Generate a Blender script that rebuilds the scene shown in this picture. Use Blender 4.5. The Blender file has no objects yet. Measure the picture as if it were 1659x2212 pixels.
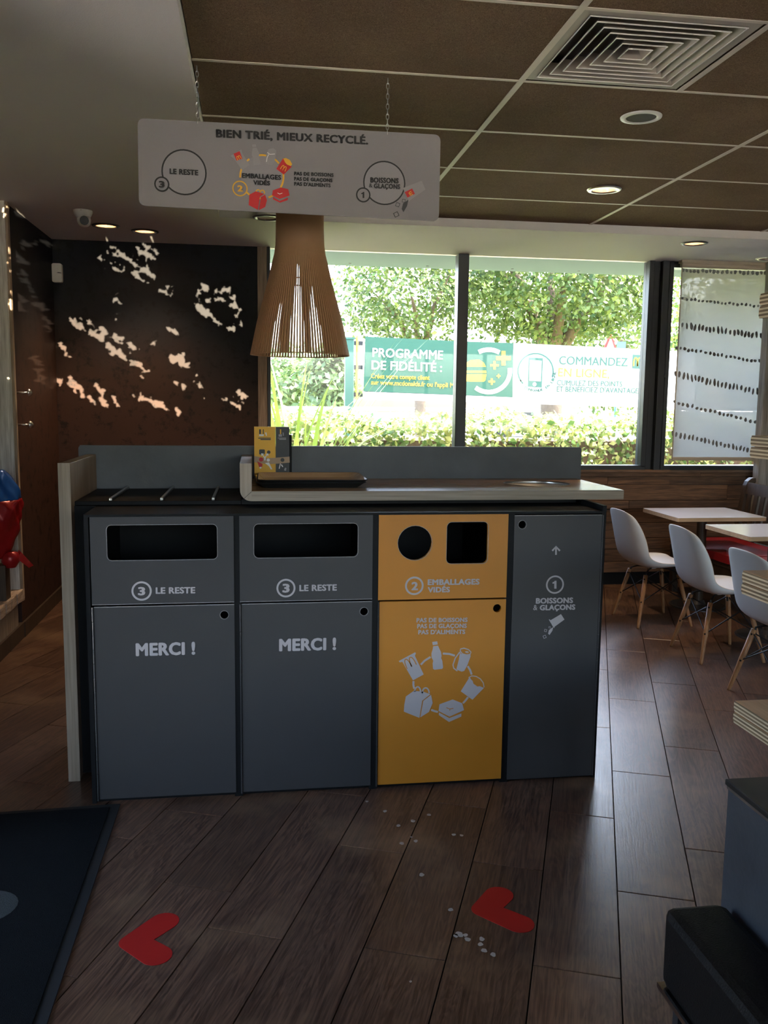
import bpy, bmesh, math, random
import numpy as np
from mathutils import Vector, Matrix
from mathutils.geometry import tessellate_polygon
R = math.radians
random.seed(7)
rng = np.random.default_rng(7)
sc = bpy.context.scene
COL = sc.collection

# ------------------------------------------------------------------ camera
F = 1895.92
FW = Vector((0.1440, 0.9816, -0.1250)).normalized()
RT = Vector((0.9895, -0.1438, 0.0113)).normalized()
UP = RT.cross(FW).normalized()
RT = FW.cross(UP).normalized()
EYE = Vector((0, 0, 1.57))
cam = bpy.data.cameras.new('camera')
cam.sensor_fit = 'VERTICAL'; cam.sensor_height = 36; cam.lens = F / 2212 * 36
cam.clip_start = 0.05; cam.clip_end = 500
co = bpy.data.objects.new('camera', cam); COL.objects.link(co)
M = Matrix((RT, UP, -FW)).transposed().to_4x4(); M.translation = EYE
co.matrix_world = M
sc.camera = co

# ------------------------------------------------------------------ sky, sun, exposure
SUN_EL, SUN_AZ = R(54), R(78)          # azimuth clockwise from +Y: from the right
w = bpy.data.worlds.new('sky'); sc.world = w; w.use_nodes = True
nt = w.node_tree
sky = nt.nodes.new('ShaderNodeTexSky'); sky.sky_type = 'NISHITA'; sky.sun_disc = False
sky.sun_elevation = SUN_EL; sky.sun_rotation = SUN_AZ
sky.air_density = 1.0; sky.dust_density = 5.0; sky.ozone_density = 1.0
nt.links.new(sky.outputs[0], nt.nodes['Background'].inputs[0])
nt.nodes['Background'].inputs[1].default_value = 1.0
sl = bpy.data.lights.new('sun_offscreen', 'SUN'); sl.energy = 8; sl.angle = R(0.53); sl.color = (1, .95, .86)
so = bpy.data.objects.new('sun_offscreen', sl); COL.objects.link(so)
sd = Vector((math.sin(SUN_AZ) * math.cos(SUN_EL), math.cos(SUN_AZ) * math.cos(SUN_EL), math.sin(SUN_EL)))
so.rotation_euler = sd.to_track_quat('Z', 'Y').to_euler(); so.location = (0, -10, 20)
sc.view_settings.view_transform = 'Standard'; sc.view_settings.look = 'None'
sc.view_settings.gamma = 1; sc.view_settings.use_curve_mapping = False
sc.view_settings.exposure = 2.35
try:
    sc.cycles.use_denoising = True
    sc.cycles.max_bounces = 10; sc.cycles.diffuse_bounces = 6; sc.cycles.transparent_max_bounces = 24
    sc.cycles.sample_clamp_indirect = 6
    sc.cycles.caustics_reflective = False; sc.cycles.caustics_refractive = False
except Exception: pass

def portal(name, cx, cy, cz, sx, sz, facing):   # sky portals at the daylight openings of the room; they give no light of their own
    l = bpy.data.lights.new(name, 'AREA'); l.shape = 'RECTANGLE'; l.size = sx; l.size_y = sz
    l.cycles.is_portal = True
    o = bpy.data.objects.new(name, l); COL.objects.link(o)
    o.location = (cx, cy, cz); o.rotation_euler = Vector(facing).to_track_quat('-Z', 'Y').to_euler()

# ------------------------------------------------------------------ room dimensions (metres)
XL, XR, YB, YF = -1.53, 6.5, -4.5, 7.2
ZS, ZC = 2.77, 2.83            # plaster soffit, tiled ceiling
YW = 3.60                      # front of worktop
YD = 3.378                     # front of the bin doors
portal('window_front', (0.1 + 5.6) / 2, 7.36, 1.9, 5.5, 1.7, (0, -1, 0))
portal('window_back_offscreen', 2.5, YB - .12, 1.78, 7.4, 1.66, (0, 1, 0))
portal('door_left_offscreen', XL - .7, 2.5, 1.1, 1.0, 2.1, (1, 0, 0))
# added spot lamp in place of a guessed sun glint, dapples the end wall
ADDED_SPOT = Vector((.6, -14.0, 1.05))
gl_ = bpy.data.lights.new('added_dapple_spot_offscreen', 'SPOT'); gl_.energy = 56000; gl_.color = (1, .80, .55); gl_.shadow_soft_size = .0045
gl_.spot_size = R(7.0); gl_.spot_blend = .1
go_ = bpy.data.objects.new('added_dapple_spot_offscreen', gl_); COL.objects.link(go_); go_.location = ADDED_SPOT
go_.rotation_euler = (Vector((-.78, 7.2, 2.02)) - ADDED_SPOT).to_track_quat('-Z', 'Y').to_euler()

def at(x, y, Y):               # the point on the upright plane at depth Y behind pixel (x, y)
    d = FW * F + RT * (x - 829.5) - UP * (y - 1106)
    return EYE + d * (Y / d.y)
def atz(x, y, z):
    d = FW * F + RT * (x - 829.5) - UP * (y - 1106)
    return EYE + d * ((z - EYE.z) / d.z)

# ------------------------------------------------------------------ materials
MATS = {}
def newmat(name):
    m = bpy.data.materials.new(name); m.use_nodes = True; MATS[name] = m
    return m, m.node_tree.nodes, m.node_tree.links, m.node_tree.nodes['Principled BSDF']
def lin(c):
    return tuple(((v / 255) / 12.92 if v / 255 <= .04045 else ((v / 255 + .055) / 1.055) ** 2.4) for v in c) + (1,)
def pbr(name, col, rough=.5, metal=0, spec=.5, var=.12, scale=8, bump=0, bscale=60, stretch=(1, 1, 1), emit=None, obj=True):
    """col linear rgb; colour varied a little by noise, optional bump"""
    m, N, L, b = newmat(name)
    b.inputs['Roughness'].default_value = rough; b.inputs['Metallic'].default_value = metal
    b.inputs['Specular IOR Level'].default_value = spec
    tc = N.new('ShaderNodeTexCoord'); mp = N.new('ShaderNodeMapping'); mp.inputs['Scale'].default_value = stretch
    L.new(tc.outputs['Object'], mp.inputs[0])
    ns = N.new('ShaderNodeTexNoise'); ns.inputs['Scale'].default_value = scale; ns.inputs['Detail'].default_value = 4
    L.new(mp.outputs[0], ns.inputs['Vector'])
    mx = N.new('ShaderNodeMix'); mx.data_type = 'RGBA'
    mx.inputs[6].default_value = tuple(c * (1 - var) for c in col[:3]) + (1,)
    mx.inputs[7].default_value = tuple(min(1, c * (1 + var)) for c in col[:3]) + (1,)
    L.new(ns.outputs[0], mx.inputs[0]); L.new(mx.outputs[2], b.inputs['Base Color'])
    if bump:
        n2 = N.new('ShaderNodeTexNoise'); n2.inputs['Scale'].default_value = bscale; n2.inputs['Detail'].default_value = 3
        L.new(mp.outputs[0], n2.inputs['Vector'])
        bp = N.new('ShaderNodeBump'); bp.inputs['Strength'].default_value = bump; bp.inputs['Distance'].default_value = .01
        L.new(n2.outputs[0], bp.inputs['Height']); L.new(bp.outputs[0], b.inputs['Normal'])
    if emit:
        b.inputs['Emission Color'].default_value = emit[0] + (1,); b.inputs['Emission Strength'].default_value = emit[1]
    return m
def wood(name, c1, c2, axis=0, rough=.5, freq=14, lng=.6, var=.35, bump=.25, knots=False, rnd=True, spec=.5, fine=1.0):
    """streaky grain along an axis, each object offset at random"""
    m, N, L, b = newmat(name)
    b.inputs['Roughness'].default_value = rough; b.inputs['Specular IOR Level'].default_value = spec
    tc = N.new('ShaderNodeTexCoord'); mp = N.new('ShaderNodeMapping')
    s = [freq] * 3; s[axis] = lng; mp.inputs['Scale'].default_value = s
    vec = tc.outputs['Object']
    if rnd:
        oi = N.new('ShaderNodeObjectInfo'); mul = N.new('ShaderNodeVectorMath'); mul.operation = 'SCALE'
        cmb = N.new('ShaderNodeCombineXYZ')
        for k in range(3): L.new(oi.outputs['Random'], cmb.inputs[k])
        L.new(cmb.outputs[0], mul.inputs[0]); mul.inputs['Scale'].default_value = 37.0
        add = N.new('ShaderNodeVectorMath'); L.new(vec, add.inputs[0]); L.new(mul.outputs[0], add.inputs[1]); vec = add.outputs[0]
    L.new(vec, mp.inputs[0])
    n1 = N.new('ShaderNodeTexNoise'); n1.inputs['Scale'].default_value = 1.2; n1.inputs['Detail'].default_value = 6; n1.inputs['Distortion'].default_value = 1.6
    n2 = N.new('ShaderNodeTexNoise'); n2.inputs['Scale'].default_value = 9 * fine; n2.inputs['Detail'].default_value = 3
    L.new(mp.outputs[0], n1.inputs['Vector']); L.new(mp.outputs[0], n2.inputs['Vector'])
    ad = N.new('ShaderNodeMath'); ad.operation = 'MULTIPLY_ADD'; ad.inputs[1].default_value = .55
    L.new(n2.outputs[0], ad.inputs[0]); 
    m2 = N.new('ShaderNodeMath'); m2.operation = 'MULTIPLY'; m2.inputs[1].default_value = .7
    L.new(n1.outputs[0], m2.inputs[0]); L.new(m2.outputs[0], ad.inputs[2])
    rp = N.new('ShaderNodeValToRGB'); rp.color_ramp.elements[0].position = .38; rp.color_ramp.elements[1].position = .84
    rp.color_ramp.elements[0].color = tuple(c1) + (1,); rp.color_ramp.elements[1].color = tuple(c2) + (1,)
    L.new(ad.outputs[0], rp.inputs[0])
    out = rp.outputs[0]
    if rnd:
        hs = N.new('ShaderNodeHueSaturation'); mr = N.new('ShaderNodeMapRange')
        mr.inputs[3].default_value = 1 - var; mr.inputs[4].default_value = 1 + var
        L.new(oi.outputs['Random'], mr.inputs[0]); L.new(mr.outputs[0], hs.inputs['Value']); L.new(out, hs.inputs['Color']); out = hs.outputs[0]
    L.new(out, b.inputs['Base Color'])
    bp = N.new('ShaderNodeBump'); bp.inputs['Strength'].default_value = bump; bp.inputs['Distance'].default_value = .004
    L.new(ad.outputs[0], bp.inputs['Height']); L.new(bp.outputs[0], b.inputs['Normal'])
    return m

pbr('black_panel', (.0045, .0048, .0056), .55, var=.2, spec=.18)
pbr('grey_door', (.036, .0353, .037), .45, var=.06, bump=.08, bscale=900, spec=.4)
pbr('yellow_door', (.47, .185, .0145), .42, var=.05, bump=.08, bscale=900, spec=.4)
pbr('print_grey', (.40, .375, .39), .5, var=.02)
pbr('edge_wear', (.28, .27, .27), .5, var=.5, scale=90)
pbr('steel', (.62, .61, .60), .28, 1, var=.08)
pbr('dark_steel', (.10, .10, .105), .35, .8)
pbr('chrome', (.8, .8, .82), .12, 1, var=.02)
pbr('plaster', (.74, .72, .70), .85, var=.03, scale=3, bump=.12, bscale=220)
pbr('fascia', (.62, .60, .58), .85, var=.03)
pbr('white_plastic', (.72, .71, .68), .4, var=.03)
pbr('chair_shell', (.74, .75, .76), .38, var=.03)
pbr('shell_rim', (.72, .58, .46), .5)
pbr('table_white', (.80, .81, .86), .16, var=.02)
pbr('red_leather', (.36, .012, .018), .38, var=.15, bump=.1, bscale=120)
pbr('black_leather', (.008, .007, .007), .5, var=.2, bump=.25, bscale=240, spec=.12)
pbr('window_frame', (.018, .021, .026), .38, var=.1)
pbr('sign_panel', (.23, .22, .232), .5, var=.015)
pbr('sign_light', (.265, .255, .272), .5, var=.01)
pbr('ink_black', (.008, .008, .009), .5)
pbr('ink_red', (.55, .016, .02), .5, var=.04)
pbr('ink_grey', (.29, .28, .295), .5, var=.04)
pbr('ink_dark', (.035, .037, .042), .5)
pbr('ink_yellow', (.78, .42, .03), .5, var=.04)
pbr('ink_orange', (.80, .38, .02), .5, var=.04)
pbr('ink_white', (.80, .80, .80), .5, var=.02)
pbr('ink_tan', (.42, .28, .17), .5, var=.15)
pbr('heart_red', (.42, .008, .006), .55, var=.06)
pbr('mat_black', (.008, .009, .011), .95, var=.5, scale=260, bump=1.0, bscale=420, spec=.1)
pbr('mat_edge', (.008, .009, .010), .7)
pbr('mat_grey', (.075, .08, .078), .95, var=.4, scale=260, bump=1.0, bscale=420, spec=.1)
pbr('slate', (.105, .110, .120), .5, var=.35, scale=5, bump=.15, bscale=30, spec=.35)
pbr('slate_blue', (.042, .048, .060), .55, var=.45, scale=6, bump=.15, bscale=40, spec=.3)
pbr('dark_top', (.018, .016, .015), .5, var=.3, scale=12, spec=.25)
pbr('spill_white', (.42, .36, .31), .7)
pbr('subfloor', (.012, .009, .007), .8)
pbr('banner_green', (.007, .062, .036), .6, var=.05)
pbr('banner_white', (.70, .70, .70), .6, var=.02)
pbr('banner_yellow', (.70, .40, .02), .6)
pbr('post_green', (.02, .075, .055), .5)
pbr('pole_orange', (.85, .42, .04), .5)
pbr('rail_metal', (.50, .51, .52), .4, .7)
pbr('overhang_paint', (.14, .20, .195), 1.0, var=.05, spec=0)
pbr('car_white', (.75, .76, .78), .2, var=.02)
pbr('car_glass', (.03, .035, .04), .1)
pbr('tail_light', (.6, .01, .02), .2)
pbr('rubber', (.012, .012, .013), .8)
pbr('grass', (.15, .165, .065), .9, var=.35, scale=1.2, bump=.4, bscale=20)
pbr('gravel', (.54, .48, .41), .9, var=.2, scale=3)
pbr('asphalt', (.12, .12, .125), .9, var=.15)
pbr('bark', (.12, .085, .06), .9, var=.4, scale=14, bump=.6, bscale=30)
pbr('blue_paint', (.06, .20, .45), .5)
pbr('grille_dark', (.05, .048, .048), .7, var=.2, scale=300)
pbr('vent_paint', (.36, .325, .275), .5, var=.05)
pbr('tbar', (.60, .54, .46), .5, var=.05)
pbr('plenum_grey', (.16, .155, .15), .9)
pbr('bulb_glow', (1, .62, .32), .4, emit=((1, .66, .38), 14.0))
pbr('reflector', (.78, .55, .38), .25, .6)
pbr('foil_blue', (.01, .10, .42), .25, .3, bump=.5, bscale=9)
pbr('foil_red', (.33, .008, .012), .3, .2, bump=.5, bscale=9)
pbr('room_wall', (.42, .38, .34), .8, var=.05)
pbr('blind_bar', (.42, .36, .28), .5)
wood('worktop_wood', (.28, .145, .075), (.54, .32, .18), 0, rough=.26, freq=9, lng=.5, rnd=False, bump=.05)
wood('edge_wood', (.21, .165, .125), (.40, .33, .26), 0, rough=.55, freq=16, lng=.5, rnd=False, bump=.15)
wood('edge_wood_v', (.21, .165, .125), (.40, .33, .26), 2, rough=.55, freq=16, lng=.5, rnd=False, bump=.15)
wood('panel_wood', (.16, .10, .06), (.33, .22, .14), 2, rough=.5, freq=10, lng=.5, rnd=False, bump=.08)
wood('tray_wood', (.36, .20, .10), (.62, .40, .22), 0, rough=.22, freq=7, lng=.5, bump=.04)
wood('rustic_plank', (.045, .024, .014), (.24, .125, .065), 0, rough=.7, freq=16, lng=1.4, var=.25, bump=.9, fine=.6)
wood('sill_wood', (.10, .058, .034), (.34, .19, .11), 0, rough=.6, freq=14, lng=1.0, bump=.7)
wood('white_wash', (.32, .29, .25), (.82, .79, .74), 2, rough=.8, freq=26, lng=1.0, var=.06, bump=.8)
wood('niche_edge', (.18, .125, .085), (.46, .35, .25), 2, rough=.8, freq=24, lng=1.2, var=.1, bump=.8)
wood('niche_sill', (.20, .13, .09), (.55, .42, .33), 1, rough=.8, freq=24, lng=1.2, var=.1, bump=1.0)
wood('trim_wood', (.13, .09, .065), (.36, .27, .20), 2, rough=.7, freq=16, lng=.8, var=.1, bump=.5)
wood('post_wood', (.16, .15, .14), (.46, .44, .42), 2, rough=.8, freq=20, lng=.8, var=.1, bump=.7)
wood('leg_wood', (.30, .13, .05), (.52, .27, .12), 2, rough=.5, freq=18, lng=1.2, var=.15, bump=.1)
wood('bench_wood', (.028, .018, .011), (.085, .055, .034), 2, rough=.45, freq=14, lng=.8, var=.12, bump=.2)
wood('ply_face', (.46, .24, .11), (.66, .38, .19), 1, rough=.45, freq=10, lng=.8, var=.08, bump=.05)
wood('ply_edge', (.42, .27, .14), (.62, .42, .25), 0, rough=.6, freq=10, lng=.8, var=.08, bump=.1)
wood('ply_light', (.50, .40, .26), (.72, .60, .42), 1, rough=.7, freq=30, lng=1.0, var=.05, bump=.2)
wood('ply_dark', (.13, .085, .05), (.25, .17, .10), 1, rough=.7, freq=30, lng=1.0, var=.05, bump=.2)

# timber floor: grain along local Y, sandy wear where people stand
m, N, L, b = newmat('floor_plank')
b.inputs['Specular IOR Level'].default_value = .5
tc = N.new('ShaderNodeTexCoord'); oi = N.new('ShaderNodeObjectInfo'); geo = N.new('ShaderNodeNewGeometry')
cmb = N.new('ShaderNodeCombineXYZ'); sca = N.new('ShaderNodeVectorMath'); sca.operation = 'SCALE'; sca.inputs['Scale'].default_value = 53
for k in range(3): L.new(oi.outputs['Random'], cmb.inputs[k])
L.new(cmb.outputs[0], sca.inputs[0])
add = N.new('ShaderNodeVectorMath'); L.new(tc.outputs['Object'], add.inputs[0]); L.new(sca.outputs[0], add.inputs[1])
mp = N.new('ShaderNodeMapping'); mp.inputs['Scale'].default_value = (12, 1.3, 12); L.new(add.outputs[0], mp.inputs[0])
n1 = N.new('ShaderNodeTexNoise'); n1.inputs['Scale'].default_value = 1.0; n1.inputs['Detail'].default_value = 5; n1.inputs['Distortion'].default_value = 2.2
L.new(mp.outputs[0], n1.inputs['Vector'])
wv = N.new('ShaderNodeMath'); wv.operation = 'MULTIPLY'; wv.inputs[1].default_value = 55; L.new(n1.outputs[0], wv.inputs[0])
sn = N.new('ShaderNodeMath'); sn.operation = 'SINE'; L.new(wv.outputs[0], sn.inputs[0])
mp2 = N.new('ShaderNodeMapping'); mp2.inputs['Scale'].default_value = (150, 5, 150); L.new(add.outputs[0], mp2.inputs[0])
n2 = N.new('ShaderNodeTexNoise'); n2.inputs['Scale'].default_value = 1.0; n2.inputs['Detail'].default_value = 3; L.new(mp2.outputs[0], n2.inputs['Vector'])
gr = N.new('ShaderNodeMath'); gr.operation = 'MULTIPLY_ADD'; gr.inputs[1].default_value = .10; L.new(sn.outputs[0], gr.inputs[0]); L.new(n2.outputs[0], gr.inputs[2])
rp = N.new('ShaderNodeValToRGB'); rp.color_ramp.elements[0].position = .30; rp.color_ramp.elements[1].position = .72
rp.color_ramp.elements[0].color = (.058, .029, .019, 1); rp.color_ramp.elements[1].color = (.160, .087, .056, 1)
L.new(gr.outputs[0], rp.inputs[0])
hs = N.new('ShaderNodeHueSaturation'); mr = N.new('ShaderNodeMapRange'); mr.inputs[3].default_value = .8; mr.inputs[4].default_value = 1.2
L.new(oi.outputs['Random'], mr.inputs[0]); L.new(mr.outputs[0], hs.inputs['Value']); L.new(rp.outputs[0], hs.inputs['Color'])
n3 = N.new('ShaderNodeTexNoise'); n3.inputs['Scale'].default_value = 1.9; n3.inputs['Detail'].default_value = 4; n3.inputs['Roughness'].default_value = .6
L.new(geo.outputs['Position'], n3.inputs['Vector'])
r3 = N.new('ShaderNodeValToRGB'); r3.color_ramp.elements[0].position = .52; r3.color_ramp.elements[1].position = .72
r3.color_ramp.elements[1].color = (.55, .55, .55, 1)
L.new(n3.outputs[0], r3.inputs[0])
mx = N.new('ShaderNodeMix'); mx.data_type = 'RGBA'; mx.inputs[7].default_value = (.30, .185, .105, 1)
L.new(r3.outputs[0], mx.inputs[0]); L.new(hs.outputs[0], mx.inputs[6]); L.new(mx.outputs[2], b.inputs['Base Color'])
rr = N.new('ShaderNodeMapRange'); rr.inputs[3].default_value = .25; rr.inputs[4].default_value = .37
L.new(n2.outputs[0], rr.inputs[0]); L.new(rr.outputs[0], b.inputs['Roughness'])
bpn = N.new('ShaderNodeBump'); bpn.inputs['Strength'].default_value = .10; bpn.inputs['Distance'].default_value = .0025
L.new(gr.outputs[0], bpn.inputs['Height']); L.new(bpn.outputs[0], b.inputs['Normal'])

# wood-wool ceiling tile
m, N, L, b = newmat('wood_wool'); b.inputs['Roughness'].default_value = .95; b.inputs['Specular IOR Level'].default_value = .1
geo = N.new('ShaderNodeNewGeometry')
n1 = N.new('ShaderNodeTexNoise'); n1.inputs['Scale'].default_value = 95; n1.inputs['Detail'].default_value = 4; n1.inputs['Distortion'].default_value = 4
n2 = N.new('ShaderNodeTexNoise'); n2.inputs['Scale'].default_value = 3; n2.inputs['Detail'].default_value = 3
L.new(geo.outputs['Position'], n1.inputs['Vector']); L.new(geo.outputs['Position'], n2.inputs['Vector'])
rp = N.new('ShaderNodeValToRGB'); rp.color_ramp.elements[0].position = .3; rp.color_ramp.elements[1].position = .75
rp.color_ramp.elements[0].color = (.085, .056, .033, 1); rp.color_ramp.elements[1].color = (.30, .205, .130, 1)
L.new(n1.outputs[0], rp.inputs[0])
hs = N.new('ShaderNodeHueSaturation'); mr = N.new('ShaderNodeMapRange'); mr.inputs[3].default_value = .75; mr.inputs[4].default_value = 1.25
L.new(n2.outputs[0], mr.inputs[0]); L.new(mr.outputs[0], hs.inputs['Value']); L.new(rp.outputs[0], hs.inputs['Color']); L.new(hs.outputs[0], b.inputs['Base Color'])
bpn = N.new('ShaderNodeBump'); bpn.inputs['Strength'].default_value = .8; bpn.inputs['Distance'].default_value = .004
L.new(n1.outputs[0], bpn.inputs['Height']); L.new(bpn.outputs[0], b.inputs['Normal'])

# rusty wallpaper: ink blue above, rust brown below, dark flecks
m, N, L, b = newmat('rust_paper'); b.inputs['Roughness'].default_value = .6; b.inputs['Specular IOR Level'].default_value = .25
geo = N.new('ShaderNodeNewGeometry'); sp = N.new('ShaderNodeSeparateXYZ'); L.new(geo.outputs['Position'], sp.inputs[0])
n0 = N.new('ShaderNodeTexNoise'); n0.inputs['Scale'].default_value = 2.2; n0.inputs['Detail'].default_value = 4; L.new(geo.outputs['Position'], n0.inputs['Vector'])
ma = N.new('ShaderNodeMath'); ma.operation = 'MULTIPLY_ADD'; ma.inputs[1].default_value = .5; L.new(n0.outputs[0], ma.inputs[0]); L.new(sp.outputs['Z'], ma.inputs[2])
mx_ = N.new('ShaderNodeMath'); mx_.operation = 'MULTIPLY_ADD'; mx_.inputs[1].default_value = .28; L.new(sp.outputs['X'], mx_.inputs[0]); L.new(ma.outputs[0], mx_.inputs[2])
rp = N.new('ShaderNodeValToRGB'); E = rp.color_ramp.elements
mr = N.new('ShaderNodeMapRange'); mr.inputs[1].default_value = .6; mr.inputs[2].default_value = 3.0; L.new(mx_.outputs[0], mr.inputs[0]); L.new(mr.outputs[0], rp.inputs[0])
E[0].position = .25; E[0].color = (.046, .019, .012, 1); E[1].position = .66; E[1].color = (.0065, .008, .012, 1)
e = E.new(.46); e.color = (.026, .0125, .0085, 1)
n1 = N.new('ShaderNodeTexNoise'); n1.inputs['Scale'].default_value = 13; n1.inputs['Detail'].default_value = 4; n1.inputs['Roughness'].default_value = .7; L.new(geo.outputs['Position'], n1.inputs['Vector'])
r1 = N.new('ShaderNodeValToRGB'); r1.color_ramp.elements[0].position = .33; r1.color_ramp.elements[1].position = .47; r1.color_ramp.elements[0].color = (.25, .25, .28, 1)
L.new(n1.outputs[0], r1.inputs[0])
mm = N.new('ShaderNodeMix'); mm.data_type = 'RGBA'; mm.blend_type = 'MULTIPLY'; mm.inputs[0].default_value = 1
L.new(rp.outputs[0], mm.inputs[6]); L.new(r1.outputs[0], mm.inputs[7]); L.new(mm.outputs[2], b.inputs['Base Color'])

# glass pane
m, N, L, b = newmat('glass'); out = N['Material Output']; N.remove(b)
tr = N.new('ShaderNodeBsdfTransparent'); tr.inputs[0].default_value = (.95, .955, .95, 1)
gl = N.new('ShaderNodeBsdfGlossy'); gl.inputs['Roughness'].default_value = .02
lw = N.new('ShaderNodeFresnel'); lw.inputs['IOR'].default_value = 1.5
ms = N.new('ShaderNodeMixShader'); L.new(lw.outputs[0], ms.inputs[0]); L.new(tr.outputs[0], ms.inputs[1]); L.new(gl.outputs[0], ms.inputs[2]); L.new(ms.outputs[0], out.inputs[0])

def leafmat(name, c1, c2, trans=.45):
    m, N, L, b = newmat(name); out = N['Material Output']
    geo = N.new('ShaderNodeNewGeometry'); mx = N.new('ShaderNodeMix'); mx.data_type = 'RGBA'
    mx.inputs[6].default_value = c1 + (1,); mx.inputs[7].default_value = c2 + (1,)
    L.new(geo.outputs['Random Per Island'], mx.inputs[0]); L.new(mx.outputs[2], b.inputs['Base Color'])
    b.inputs['Roughness'].default_value = .45
    t = N.new('ShaderNodeBsdfTranslucent'); L.new(mx.outputs[2], t.inputs[0])
    ms = N.new('ShaderNodeMixShader'); ms.inputs[0].default_value = trans
    L.new(b.outputs[0], ms.inputs[1]); L.new(t.outputs[0], ms.inputs[2]); L.new(ms.outputs[0], out.inputs[0])
leafmat('leaf_tree', (.028, .07, .014), (.15, .20, .045))
leafmat('leaf_hedge', (.06, .15, .035), (.34, .36, .12))
leafmat('leaf_far', (.10, .17, .07), (.18, .25, .09))
leafmat('leaf_strap', (.08, .17, .02), (.26, .33, .06))
leafmat('veneer', (.68, .42, .22), (.78, .50, .28), trans=.3)
# blind cloth: lets daylight and blurred shapes through
m, N, L, b = newmat('blind_cloth'); out = N['Material Output']
b.inputs['Base Color'].default_value = (.80, .79, .75, 1); b.inputs['Roughness'].default_value = .8
t = N.new('ShaderNodeBsdfTranslucent'); t.inputs[0].default_value = (.50, .50, .485, 1)
tc = N.new('ShaderNodeTexCoord'); wv = N.new('ShaderNodeTexNoise'); wv.inputs['Scale'].default_value = 60; L.new(tc.outputs['Object'], wv.inputs['Vector'])
ms = N.new('ShaderNodeMixShader'); ms.inputs[0].default_value = .8; L.new(b.outputs[0], ms.inputs[1]); L.new(t.outputs[0], ms.inputs[2])
tp = N.new('ShaderNodeBsdfTransparent'); m3 = N.new('ShaderNodeMixShader'); m3.inputs[0].default_value = .14
L.new(ms.outputs[0], m3.inputs[1]); L.new(tp.outputs[0], m3.inputs[2]); L.new(m3.outputs[0], out.inputs[0])
pbr('blind_ink', (.16, .165, .17), .7)

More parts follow.
